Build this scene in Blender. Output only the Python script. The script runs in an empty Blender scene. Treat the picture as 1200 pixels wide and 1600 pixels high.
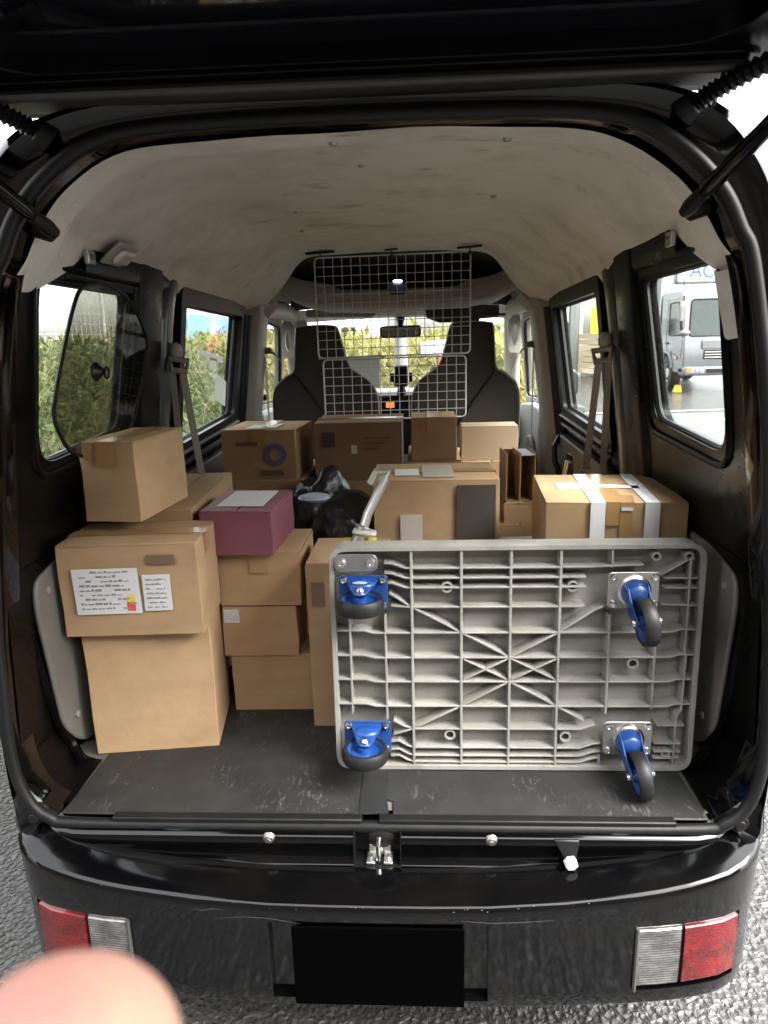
import bpy, bmesh, math, random
from math import sin, cos, pi, radians as R, sqrt, atan2
from mathutils import Vector as V, Matrix as M
from mathutils.geometry import tessellate_polygon

S = bpy.context.scene
C = S.collection
rnd = random.Random(7)

# ------------------------------------------------------------------ camera
YAW, PIT, ROL = R(3.03), R(-13.9), R(-1.44)
CAMLOC = V((.093, -1.26, 1.55))
fwd = V((-sin(YAW)*cos(PIT), cos(YAW)*cos(PIT), sin(PIT)))
rgt = V((cos(YAW), sin(YAW), 0)); up = rgt.cross(fwd)
rgt = rgt*cos(ROL) + up*sin(ROL); up = rgt.cross(fwd)
cd = bpy.data.cameras.new('camera'); cam = bpy.data.objects.new('camera', cd); C.objects.link(cam)
cam.matrix_world = M(((rgt.x, up.x, -fwd.x, CAMLOC.x), (rgt.y, up.y, -fwd.y, CAMLOC.y), (rgt.z, up.z, -fwd.z, CAMLOC.z), (0, 0, 0, 1)))
cd.sensor_fit = 'HORIZONTAL'; cd.sensor_width = 36; cd.lens = 36*1102/1200
cd.clip_start = .005; cd.clip_end = 600
cd.dof.use_dof = True; cd.dof.focus_distance = 2.3; cd.dof.aperture_fstop = 17
S.camera = cam

# ------------------------------------------------------------------ light
w = bpy.data.worlds.new('World'); S.world = w; w.use_nodes = True
nt = w.node_tree; nt.nodes.clear()
SUN_EL, SUN_AZ = R(52), R(118)
sky = nt.nodes.new('ShaderNodeTexSky'); sky.sky_type = 'NISHITA'; sky.sun_disc = False
sky.sun_elevation = SUN_EL; sky.sun_rotation = SUN_AZ; sky.dust_density = 4; sky.air_density = 1.2
hs = nt.nodes.new('ShaderNodeHueSaturation'); hs.inputs['Saturation'].default_value = .12
bg = nt.nodes.new('ShaderNodeBackground'); bg.inputs[1].default_value = .15
wo = nt.nodes.new('ShaderNodeOutputWorld')
nt.links.new(sky.outputs[0], hs.inputs['Color']); nt.links.new(hs.outputs[0], bg.inputs[0]); nt.links.new(bg.outputs[0], wo.inputs[0])
sd = bpy.data.lights.new('sun', 'SUN'); sd.energy = .7; sd.angle = R(40); sd.color = (1, .96, .9)
so = bpy.data.objects.new('sun', sd); C.objects.link(so)
# nishita sun_rotation is measured from +Y clockwise seen from above
sdir = V((sin(SUN_AZ)*cos(SUN_EL), cos(SUN_AZ)*cos(SUN_EL), sin(SUN_EL)))
so.rotation_euler = sdir.to_track_quat('Z', 'Y').to_euler(); so.location = sdir*30
S.view_settings.view_transform = 'Standard'; S.view_settings.look = 'None'
S.view_settings.exposure = 3.25; S.view_settings.gamma = 1; S.view_settings.use_curve_mapping = False
S.render.engine = 'CYCLES'
S.cycles.use_denoising = True
S.cycles.max_bounces = 10; S.cycles.diffuse_bounces = 5; S.cycles.glossy_bounces = 4; S.cycles.transparent_max_bounces = 16
S.cycles.caustics_reflective = False; S.cycles.caustics_refractive = False

# ------------------------------------------------------------------ materials
MATS = {}
def mat(name, col, rough=.5, metal=0, n=None, bump=None, coat=0, spec=.5, var=0, rvar=0, emit=None, alpha=1):
    """n=(scale, amount, colour2[, lo, hi, stretch]) noise tint; bump=(scale, strength, dist)"""
    if name in MATS: return MATS[name]
    m = bpy.data.materials.new(name); m.use_nodes = True; MATS[name] = m
    t = m.node_tree; b = t.nodes['Principled BSDF']
    b.inputs['Base Color'].default_value = (*col, 1); b.inputs['Roughness'].default_value = rough
    b.inputs['Metallic'].default_value = metal; b.inputs['Coat Weight'].default_value = coat
    b.inputs['Coat Roughness'].default_value = .04
    b.inputs['Specular IOR Level'].default_value = spec
    if alpha < 1: b.inputs['Alpha'].default_value = alpha
    tc = t.nodes.new('ShaderNodeTexCoord'); L = t.links.new
    cur = None
    if n:
        no = t.nodes.new('ShaderNodeTexNoise'); no.inputs['Scale'].default_value = n[0]; no.inputs['Detail'].default_value = 6
        no.inputs['Roughness'].default_value = .65
        src = tc.outputs['Object']
        if len(n) > 5:
            mp = t.nodes.new('ShaderNodeMapping'); mp.inputs['Scale'].default_value = n[5]; L(src, mp.inputs[0]); src = mp.outputs[0]
        L(src, no.inputs['Vector'])
        cr = t.nodes.new('ShaderNodeMapRange'); cr.inputs[1].default_value = n[3] if len(n) > 3 else .35; cr.inputs[2].default_value = n[4] if len(n) > 4 else .7
        cr.inputs[4].default_value = n[1]
        L(no.outputs[0], cr.inputs[0])
        mx = t.nodes.new('ShaderNodeMix'); mx.data_type = 'RGBA'
        mx.inputs[6].default_value = (*col, 1); mx.inputs[7].default_value = (*n[2], 1)
        L(cr.outputs[0], mx.inputs[0]); cur = mx.outputs[2]
        if rvar:
            rr = t.nodes.new('ShaderNodeMapRange'); rr.inputs[1].default_value = .3; rr.inputs[2].default_value = .7
            rr.inputs[3].default_value = rough; rr.inputs[4].default_value = rough+rvar
            L(no.outputs[0], rr.inputs[0]); L(rr.outputs[0], b.inputs['Roughness'])
    if var:
        oi = t.nodes.new('ShaderNodeObjectInfo'); h = t.nodes.new('ShaderNodeHueSaturation')
        mr = t.nodes.new('ShaderNodeMapRange'); mr.inputs[3].default_value = 1-var; mr.inputs[4].default_value = 1+var
        L(oi.outputs['Random'], mr.inputs[0]); L(mr.outputs[0], h.inputs['Value'])
        if cur: L(cur, h.inputs['Color'])
        else: h.inputs['Color'].default_value = (*col, 1)
        cur = h.outputs[0]
    if cur: L(cur, b.inputs['Base Color'])
    if bump:
        n2 = t.nodes.new('ShaderNodeTexNoise'); n2.inputs['Scale'].default_value = bump[0]; n2.inputs['Detail'].default_value = 5
        bu = t.nodes.new('ShaderNodeBump'); bu.inputs['Strength'].default_value = bump[1]
        bu.inputs['Distance'].default_value = bump[2] if len(bump) > 2 else .002
        L(tc.outputs['Object'], n2.inputs['Vector']); L(n2.outputs[0], bu.inputs['Height']); L(bu.outputs[0], b.inputs['Normal'])
    if emit:
        b.inputs['Emission Color'].default_value = (*emit[0], 1); b.inputs['Emission Strength'].default_value = emit[1]
    return m

def glass(name, tint=(1, 1, 1), refl=.08, haze=0., hazecol=(.8, .8, .8)):
    if name in MATS: return MATS[name]
    m = bpy.data.materials.new(name); m.use_nodes = True; MATS[name] = m
    t = m.node_tree; t.nodes.clear(); L = t.links.new
    o = t.nodes.new('ShaderNodeOutputMaterial'); tr = t.nodes.new('ShaderNodeBsdfTransparent'); tr.inputs[0].default_value = (*tint, 1)
    gl = t.nodes.new('ShaderNodeBsdfGlossy'); gl.inputs['Roughness'].default_value = .02
    lw = t.nodes.new('ShaderNodeLayerWeight'); lw.inputs[0].default_value = .5
    pw = t.nodes.new('ShaderNodeMath'); pw.operation = 'POWER'; pw.inputs[1].default_value = 5; L(lw.outputs['Facing'], pw.inputs[0])
    fr = t.nodes.new('ShaderNodeMath'); fr.operation = 'MULTIPLY_ADD'; fr.inputs[1].default_value = .4; fr.inputs[2].default_value = refl*.3; L(pw.outputs[0], fr.inputs[0])
    mx = t.nodes.new('ShaderNodeMixShader'); L(fr.outputs[0], mx.inputs[0]); L(tr.outputs[0], mx.inputs[1]); L(gl.outputs[0], mx.inputs[2])
    last = mx
    if haze:
        df = t.nodes.new('ShaderNodeBsdfDiffuse'); df.inputs[0].default_value = (*hazecol, 1)
        m2 = t.nodes.new('ShaderNodeMixShader'); m2.inputs[0].default_value = haze
        L(mx.outputs[0], m2.inputs[1]); L(df.outputs[0], m2.inputs[2]); last = m2
    L(last.outputs[0], o.inputs[0])
    return m

PAINT = mat('black_paint', (.0009, .0009, .0011), .07, coat=.2, spec=.3, n=(7, 1, (.0025, .0023, .002), .45, .8), rvar=.07)
PAINT_IN = mat('inner_black_paint', (.0012, .0011, .001), .24, coat=0, spec=.12, n=(5, 1, (.003, .0026, .0021), .45, .8), rvar=.15, bump=(5, .08, .01))
RUBBER = mat('black_rubber', (.004, .004, .004), .5, spec=.28, n=(30, .7, (.009, .0087, .0083)))
PLASTIC = mat('black_plastic', (.003, .003, .0032), .42, spec=.28, n=(25, .6, (.008, .0077, .0075)))
LINER = mat('headliner_felt', (.74, .72, .66), .92, n=(5.5, .85, (.53, .505, .44), .45, .72), bump=(420, .35, .001), spec=.15)
def smudge(m):
    t = m.node_tree; L = t.links.new; b = t.nodes['Principled BSDF']; src = b.inputs['Base Color'].links[0].from_socket
    tc = [n for n in t.nodes if n.type == 'TEX_COORD'][0]
    mp = t.nodes.new('ShaderNodeMapping'); mp.inputs['Scale'].default_value = (1, 2.2, 2.2); L(tc.outputs['Object'], mp.inputs[0])
    no = t.nodes.new('ShaderNodeTexNoise'); no.inputs['Scale'].default_value = 4.2; no.inputs['Detail'].default_value = 4; no.inputs['Roughness'].default_value = .7; L(mp.outputs[0], no.inputs['Vector'])
    r = t.nodes.new('ShaderNodeMapRange'); r.inputs[1].default_value = .60; r.inputs[2].default_value = .74; r.inputs[4].default_value = .75; L(no.outputs[0], r.inputs[0])
    mx = t.nodes.new('ShaderNodeMix'); mx.data_type = 'RGBA'; L(r.outputs[0], mx.inputs[0]); L(src, mx.inputs[6]); mx.inputs[7].default_value = (.27, .24, .19, 1)
    L(mx.outputs[2], b.inputs['Base Color'])
smudge(LINER)
def flutes(m):     # faint corrugation under the liner paper
    t = m.node_tree; L = t.links.new; bu = [n for n in t.nodes if n.type == 'BUMP'][0]
    tc = [n for n in t.nodes if n.type == 'TEX_COORD'][0]
    wv = t.nodes.new('ShaderNodeTexWave'); wv.inputs['Scale'].default_value = 42; wv.bands_direction = 'X'; wv.inputs['Distortion'].default_value = .6; L(tc.outputs['Object'], wv.inputs['Vector'])
    b2 = t.nodes.new('ShaderNodeBump'); b2.inputs['Strength'].default_value = .035; b2.inputs['Distance'].default_value = .001
    L(wv.outputs[0], b2.inputs['Height']); L(bu.outputs[0], b2.inputs['Normal']); L(b2.outputs[0], t.nodes['Principled BSDF'].inputs['Normal'])
CABLINER = mat('cab_trim', (.42, .40, .36), .8, n=(8, .5, (.34, .32, .29)), bump=(300, .2, .001), spec=.2)
CABDARK = mat('dark_cab_trim', (.05, .047, .045), .7, n=(6, .6, (.07, .066, .06)), spec=.3)
BEIGE = mat('beige_plastic', (.38, .36, .32), .45, n=(12, .5, (.31, .29, .26)))
TRIM = mat('quarter_trim', (.13, .12, .104), .55, n=(6, .8, (.085, .078, .068)), bump=(350, .25, .001))
FABRIC = mat('seat_fabric', (.042, .035, .030), .95, n=(120, .6, (.060, .051, .044)), bump=(600, .3, .001), spec=.1)
BELT = mat('seat_belt_webbing', (.27, .25, .215), .7, n=(60, .4, (.22, .20, .17)))
STEEL = mat('zinc_steel', (.55, .54, .51), .35, 1, n=(25, .7, (.40, .39, .37)), rvar=.15)
BRIGHT = mat('bright_steel', (.7, .7, .68), .22, 1)
DULL = mat('dull_metal', (.30, .29, .27), .4, .8, n=(18, .6, (.2, .19, .18)))
GREYGLOSS = mat('grey_gloss_pillar_reflection', (.05, .05, .046), .28, coat=.3, n=(9, .6, (.03, .03, .028)))  # on the black C-pillar this grey stands in for sky reflection
CARD = mat('cardboard', (.40, .265, .148), .85, n=(7, .7, (.305, .195, .105), .4, .72, (1, 1, 2.2)), bump=(15, .35, .006), var=.10, spec=.2)
CARDDARK = mat('cardboard_edge', (.30, .185, .09), .9, n=(14, .6, (.22, .13, .06)), spec=.2)
CARDPINK = mat('pinkish_cardboard', (.255, .165, .108), .85, n=(7, .7, (.20, .128, .082)), bump=(15, .35, .006), spec=.2)
TAPE = mat('brown_tape', (.36, .21, .09), .3, n=(12, .5, (.30, .17, .07)), coat=.2)
WHITE = mat('white_paper', (.60, .59, .58), .7, n=(10, .4, (.52, .51, .505)))
WTAPE = mat('white_tape', (.75, .74, .75), .45, n=(14, .5, (.66, .65, .66)))
INK = mat('ink', (.24, .235, .24), .7)
INKSOFT = mat('grey_print', (.14, .095, .06), .8)
DARKPRINT = mat('dark_print', (.05, .038, .033), .75, n=(12, .5, (.065, .05, .043)))
BLUEINK = mat('blue_print', (.09, .10, .22), .7)
YELLOW = mat('yellow_plastic', (.70, .52, .04), .5, n=(20, .4, (.6, .43, .03)))
REDINK = mat('red_print', (.65, .06, .06), .6)
PINK = mat('plum_card', (.20, .060, .085), .6, n=(10, .6, (.16, .05, .07)))
DECK = mat('grey_deck_plastic', (.275, .265, .238), .5, n=(11, .9, (.155, .147, .125), .45, .78), bump=(200, .12, .001))
BLUE = mat('blue_caster_paint', (.012, .055, .22), .35, n=(25, .6, (.010, .04, .15)), coat=.2)
TYRE = mat('caster_tyre', (.008, .008, .008), .5, spec=.35, n=(40, .8, (.015, .0147, .0143)))
BAG = mat('black_bag_film', (.012, .012, .013), .28, bump=(14, .7, .02))
WIRE = mat('white_wire', (.55, .53, .49), .4)
SKIN = mat('skin', (.135, .078, .053), .6, n=(70, .9, (.115, .050, .040), .40, .60), bump=(600, .15, .0003))
SKIN.node_tree.nodes['Principled BSDF'].inputs['Subsurface Weight'].default_value = .3
SKIN.node_tree.nodes['Principled BSDF'].inputs['Subsurface Radius'].default_value = (.008, .003, .002)
SKIN.node_tree.nodes['Principled BSDF'].inputs['Subsurface Scale'].default_value = .3
GLASS = glass('window_glass', (.93, .96, .95), haze=.03)
CLEARGLASS = glass('windscreen_glass', (.96, .97, .96), haze=.04)
MESHSHADE = glass('sunshade_mesh', (.62, .61, .56), haze=.2, hazecol=(.03, .03, .028))
flutes(CARD); flutes(CARDPINK)
def thinpaper():
    m = mat('backlit_paper', (.6, .59, .56), .7); t = m.node_tree; b = t.nodes['Principled BSDF']; o = t.nodes['Material Output']
    tl = t.nodes.new('ShaderNodeBsdfTranslucent'); tl.inputs[0].default_value = (.75, .74, .70, 1); mx = t.nodes.new('ShaderNodeMixShader'); mx.inputs[0].default_value = .6
    t.links.new(b.outputs[0], mx.inputs[1]); t.links.new(tl.outputs[0], mx.inputs[2]); t.links.new(mx.outputs[0], o.inputs[0]); return m
THINPAPER = thinpaper()
FILM = glass('clear_film', (.9, .92, .9), haze=.35)

def mat_matrix():  # floor mat: scuffed dark rubber
    m = mat('cargo_mat', (.015, .015, .0146), .5, spec=.35, n=(9, .9, (.026, .026, .025)), bump=(300, .5, .001))
    t = m.node_tree; L = t.links.new; b = t.nodes['Principled BSDF']
    src = b.inputs['Base Color'].links[0].from_socket
    tc = [n for n in t.nodes if n.type == 'TEX_COORD'][0]
    mp = t.nodes.new('ShaderNodeMapping'); mp.inputs['Scale'].default_value = (1, .35, 1); mp.inputs['Rotation'].default_value = (0, 0, .5); L(tc.outputs['Object'], mp.inputs[0])
    no = t.nodes.new('ShaderNodeTexNoise'); no.inputs['Scale'].default_value = 75; no.inputs['Detail'].default_value = 10; no.inputs['Distortion'].default_value = 1.2
    L(mp.outputs[0], no.inputs['Vector'])
    n2 = t.nodes.new('ShaderNodeTexNoise'); n2.inputs['Scale'].default_value = 6; L(tc.outputs['Object'], n2.inputs['Vector'])
    r1 = t.nodes.new('ShaderNodeMapRange'); r1.inputs[1].default_value = .56; r1.inputs[2].default_value = .70; L(no.outputs[0], r1.inputs[0])
    r2 = t.nodes.new('ShaderNodeMapRange'); r2.inputs[1].default_value = .45; r2.inputs[2].default_value = .65; r2.inputs[4].default_value = .8; L(n2.outputs[0], r2.inputs[0])
    mu = t.nodes.new('ShaderNodeMath'); mu.operation = 'MULTIPLY'; L(r1.outputs[0], mu.inputs[0]); L(r2.outputs[0], mu.inputs[1])
    mx = t.nodes.new('ShaderNodeMix'); mx.data_type = 'RGBA'; L(mu.outputs[0], mx.inputs[0]); L(src, mx.inputs[6]); mx.inputs[7].default_value = (.10, .098, .092, 1)
    L(mx.outputs[2], b.inputs['Base Color'])
    return m
MATRUB = mat_matrix()

def mat_ground():
    m = mat('wet_asphalt', (.042, .041, .040), .15, n=(1.3, .6, (.06, .059, .057)))
    t = m.node_tree; L = t.links.new; b = t.nodes['Principled BSDF']
    tc = [n for n in t.nodes if n.type == 'TEX_COORD'][0]
    vo = t.nodes.new('ShaderNodeTexVoronoi'); vo.inputs['Scale'].default_value = 62; L(tc.outputs['Object'], vo.inputs['Vector'])
    no = t.nodes.new('ShaderNodeTexNoise'); no.inputs['Scale'].default_value = 44; no.inputs['Detail'].default_value = 4; no.inputs['Distortion'].default_value = 1.5; L(tc.outputs['Object'], no.inputs['Vector'])
    ad = t.nodes.new('ShaderNodeMath'); ad.operation = 'ADD'; L(vo.outputs['Distance'], ad.inputs[0]); L(no.outputs[0], ad.inputs[1])
    bu = t.nodes.new('ShaderNodeBump'); bu.inputs['Strength'].default_value = 1; bu.inputs['Distance'].default_value = .008; L(ad.outputs[0], bu.inputs['Height'])
    L(bu.outputs[0], b.inputs['Normal'])
    return m
ASPHALT = mat_ground()

def lens_mat(name, col, rough, coat=.3, spec=.4):
    m = mat(name, col, rough, coat=coat, spec=spec, n=(22, .9, tuple(min(1, c*2.4) for c in col), .42, .66, (1, 1, 1.6)))
    t = m.node_tree; b = t.nodes['Principled BSDF']
    tc = [n for n in t.nodes if n.type == 'TEX_COORD'][0]
    wv = t.nodes.new('ShaderNodeTexWave'); wv.inputs['Scale'].default_value = 55; wv.bands_direction = 'Z'; wv.inputs['Distortion'].default_value = .3
    t.links.new(tc.outputs['Object'], wv.inputs['Vector'])
    bu = t.nodes.new('ShaderNodeBump'); bu.inputs['Strength'].default_value = .45; bu.inputs['Distance'].default_value = .0025
    t.links.new(wv.outputs[0], bu.inputs['Height']); t.links.new(bu.outputs[0], b.inputs['Normal'])
    return m
REDLENS = lens_mat('red_lens', (.075, .0006, .0015), .12, .8, .25)
CLEARLENS = lens_mat('clear_lens', (.12, .118, .113), .12, .8)
CLEARLENS.node_tree.nodes['Principled BSDF'].inputs['Metallic'].default_value = .6

# ------------------------------------------------------------------ mesh helpers
class MB:
    def __init__(s): s.v = []; s.f = []
    def add(s, vs, fs):
        o = len(s.v); s.v += [V(v) for v in vs]; s.f += [tuple(i+o for i in f) for f in fs]; return s
    def box(s, c, d, mtx=None):
        x, y, z = d[0]/2, d[1]/2, d[2]/2
        vs = [V((a, b, e)) for a in (-x, x) for b in (-y, y) for e in (-z, z)]
        if mtx: vs = [mtx @ v for v in vs]
        vs = [v+V(c) for v in vs]
        return s.add(vs, [(0, 1, 3, 2), (4, 6, 7, 5), (0, 4, 5, 1), (2, 3, 7, 6), (0, 2, 6, 4), (1, 5, 7, 3)])
    def bx(s, x0, x1, y0, y1, z0, z1): return s.box(((x0+x1)/2, (y0+y1)/2, (z0+z1)/2), (abs(x1-x0), abs(y1-y0), abs(z1-z0)))
    def tube(s, path, r, n=8, closed=False, caps=True):
        P = [V(p) for p in path]; k = len(P); rr = r if isinstance(r, (list, tuple)) else [r]*k
        T = []
        for i in range(k):
            a = P[(i-1) % k] if closed or i else P[0]; b = P[(i+1) % k] if closed or i < k-1 else P[-1]
            T.append((b-a).normalized())
        ref = V((0, 0, 1)) if abs(T[0].z) < .9 else V((1, 0, 0))
        nrm = T[0].cross(ref).normalized(); o = len(s.v)
        for i in range(k):
            nrm = (nrm - T[i]*nrm.dot(T[i])).normalized(); b = T[i].cross(nrm)
            for j in range(n):
                a = 2*pi*j/n; s.v.append(P[i]+(nrm*cos(a)+b*sin(a))*rr[i])
        for i in range(k if closed else k-1):
            i2 = (i+1) % k
            for j in range(n):
                j2 = (j+1) % n; s.f.append((o+i*n+j, o+i*n+j2, o+i2*n+j2, o+i2*n+j))
        if caps and not closed:
            s.f.append(tuple(o+j for j in range(n))[::-1]); s.f.append(tuple(o+(k-1)*n+j for j in range(n)))
        return s
    def cyl(s, p0, p1, r0, r1=None, n=20): return s.tube([p0, p1], [r0, r0 if r1 is None else r1], n)
    def lathe(s, prof, o, axis, n=24, closed=True):
        """prof: list of (radius, along)"""
        axis = V(axis).normalized(); ref = V((0, 0, 1)) if abs(axis.z) < .9 else V((1, 0, 0))
        a = axis.cross(ref).normalized(); b = axis.cross(a); base = len(s.v); k = len(prof)
        for r, h in prof:
            for j in range(n):
                t = 2*pi*j/n; s.v.append(V(o)+axis*h+(a*cos(t)+b*sin(t))*r)
        for i in range(k if closed else k-1):
            i2 = (i+1) % k
            for j in range(n):
                j2 = (j+1) % n; s.f.append((base+i*n+j, base+i*n+j2, base+i2*n+j2, base+i2*n+j))
        return s
    def ext(s, poly, vec):
        """extrude a planar polygon of 3-D points"""
        P = [V(p) for p in poly]; k = len(P); vec = V(vec)
        return s.add(P+[p+vec for p in P], [tuple(range(k))[::-1], tuple(range(k, 2*k))]+[(i, (i+1) % k, (i+1) % k+k, i+k) for i in range(k)])
    def panel(s, outer, holes, front, back):
        """plate with holes: outer/holes 2-D polygons, front/back map (a,b)->3-D"""
        loops = [outer]+holes; flat = [p for l in loops for p in l]; k = len(flat)
        tris = tessellate_polygon([[V((p[0], p[1], 0)) for p in l] for l in loops])
        fs = [tuple(t) for t in tris]+[tuple(i+k for i in t)[::-1] for t in tris]
        o = 0
        for l in loops:
            q = len(l)
            fs += [(o+i, o+(i+1) % q, o+(i+1) % q+k, o+i+k) for i in range(q)]; o += q
        return s.add([front(*p) for p in flat]+[back(*p) for p in flat], fs)
    def grid(s, rows, closed_u=False):
        """rows: list of equal-length point lists"""
        o = len(s.v); n = len(rows[0])
        for r in rows: s.v += [V(p) for p in r]
        for i in range(len(rows)-1):
            for j in range(n if closed_u else n-1):
                j2 = (j+1) % n; s.f.append((o+i*n+j, o+i*n+j2, o+(i+1)*n+j2, o+(i+1)*n+j))
        return s
    def ball(s, c, r, n=10, sc=(1, 1, 1), m=6):
        rows = []
        for i in range(m+1):
            a = -pi/2+pi*i/m*.998+.001
            rows.append([V(c)+V((cos(a)*cos(2*pi*j/n)*r*sc[0], cos(a)*sin(2*pi*j/n)*r*sc[1], sin(a)*r*sc[2])) for j in range(n)])
        return s.grid(rows, True)

def rpoly(pts, r, n=5):
    out = []; k = len(pts); rr = r if isinstance(r, (list, tuple)) else [r]*k
    for i in range(k):
        p, a, b = V(pts[i]), V(pts[i-1]), V(pts[(i+1) % k])
        d1 = (a-p); d2 = (b-p); q = min(rr[i], d1.length*.49, d2.length*.49)
        if q <= 1e-6: out.append(tuple(p)); continue
        A = p+d1.normalized()*q; B = p+d2.normalized()*q
        for t in range(n+1):
            u = t/n; out.append(tuple(A*(1-u)**2+p*2*u*(1-u)+B*u*u))
    return out

def obj(name, mb, m, parent=None, bevel=0, smooth=30, local=False, seg=2, fix=True):
    me = bpy.data.meshes.new(name)
    vs = mb.v
    if parent is not None and not local:
        off = V(parent.get('_w', (0, 0, 0))); vs = [v-off for v in vs]
    me.from_pydata([tuple(v) for v in vs], [], mb.f); me.materials.append(m)
    if fix:
        bm = bmesh.new(); bm.from_mesh(me); bmesh.ops.recalc_face_normals(bm, faces=bm.faces); bm.to_mesh(me); bm.free()
    if smooth:
        me.polygons.foreach_set('use_smooth', [True]*len(me.polygons)); me.set_sharp_from_angle(angle=R(smooth))
    o = bpy.data.objects.new(name, me); C.objects.link(o)
    if parent is not None: o.parent = parent; o['_w'] = parent.get('_w', (0, 0, 0)) if not local else (0, 0, 0)
    if bevel:
        b = o.modifiers.new('bevel', 'BEVEL'); b.width = bevel; b.segments = seg; b.limit_method = 'ANGLE'; b.angle_limit = R(35)
    return o
def thing(name, label, cat, loc=(0, 0, 0), rz=0, group=None, rx=0):
    o = bpy.data.objects.new(name, None); C.objects.link(o); o.location = loc; o.rotation_euler = (rx, 0, rz)
    o['label'] = label; o['category'] = cat; o['_w'] = tuple(loc); o.empty_display_size = .1
    if group: o['group'] = group
    return o
def tag(o, label, cat, group=None, kind=None):
    o['label'] = label; o['category'] = cat
    if group: o['group'] = group
    if kind: o['kind'] = kind
    return o
def struct(name, mb, m, kind='structure', label=None, **k):
    o = obj(name, mb, m, **k); o['kind'] = kind
    if label: o['label'] = label
    return o
def copy_tree(o, parent=None):
    c = o.copy(); C.objects.link(c)
    if parent: c.parent = parent
    for ch in list(o.children): copy_tree(ch, c)
    return c
def lerp(a, b, t): return a+(b-a)*t
def interp(x, pts):
    if x <= pts[0][0]: return pts[0][1]
    for (x0, y0), (x1, y1) in zip(pts, pts[1:]):
        if x <= x1: return y0+(y1-y0)*(x-x0)/(x1-x0)
    return pts[-1][1]
def crom(pts, n=6):
    """catmull-rom through points"""
    P = [V(p) for p in pts]; out = []
    for i in range(len(P)-1):
        a = P[max(i-1, 0)]; b = P[i]; c = P[i+1]; d = P[min(i+2, len(P)-1)]
        for k in range(n):
            t = k/n
            out.append(.5*((2*b)+(c-a)*t+(2*a-5*b+4*c-d)*t*t+(3*b-a-3*c+d)*t**3))
    out.append(P[-1]); return out
def text(name, body, size, m, mtx, parent=None, depth=.002):
    cu = bpy.data.curves.new(name, 'FONT'); cu.body = body; cu.size = size; cu.extrude = depth; cu.align_x = 'CENTER'; cu.align_y = 'CENTER'
    cu.materials.append(m); o = bpy.data.objects.new(name, cu); C.objects.link(o)
    if parent: o.parent = parent
    o.matrix_local = mtx
    return o

# ================================================================== SETTING: ground
g = MB(); g.add([(-150, -60, 0), (150, -60, 0), (150, 240, 0), (-150, 240, 0)], [(0, 1, 2, 3)])
struct('ground', g, ASPHALT)
CONC = mat('pale_pavement', (.10, .099, .097), .8, n=(2.2, .8, (.075, .074, .072)), bump=(60, .4, .004))
g = MB(); g.add([(1.6, 1.5, .004), (40, 1.5, .004), (40, 14.6, .004), (1.6, 12.4, .004)], [(0, 1, 2, 3)])
struct('pavement', g, CONC)
LINE = mat('road_paint', (.72, .71, .68), .6, n=(12, .7, (.5, .49, .47)))
g = MB(); g.add([(1.6, 12.6, .008), (30, 14.9, .008), (30, 15.05, .008), (1.6, 12.72, .008)], [(0, 1, 2, 3)])
struct('road_line', g, LINE)
g = MB(); g.add([(3.6, 10.6, .0085), (8.0, 12.5, .0085), (8.0, 12.62, .0085), (3.6, 10.72, .0085)], [(0, 1, 2, 3)])
struct('road_line', g, LINE)
g = MB()
g.bx(2.4, 3.4, 13.0, 30, 0, .12)
struct('kerb', g, CONC, bevel=.02)

# ================================================================== VAN
van = thing('kei_van', 'black kei van with its tailgate open and its bay full of cardboard boxes', 'van', (0, 1.5, 0))
def WX(z): return .70-.13*(z-1.35) if z > 1.1 else .7325+(1.1-z)*.06
FLOOR = .582
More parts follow.
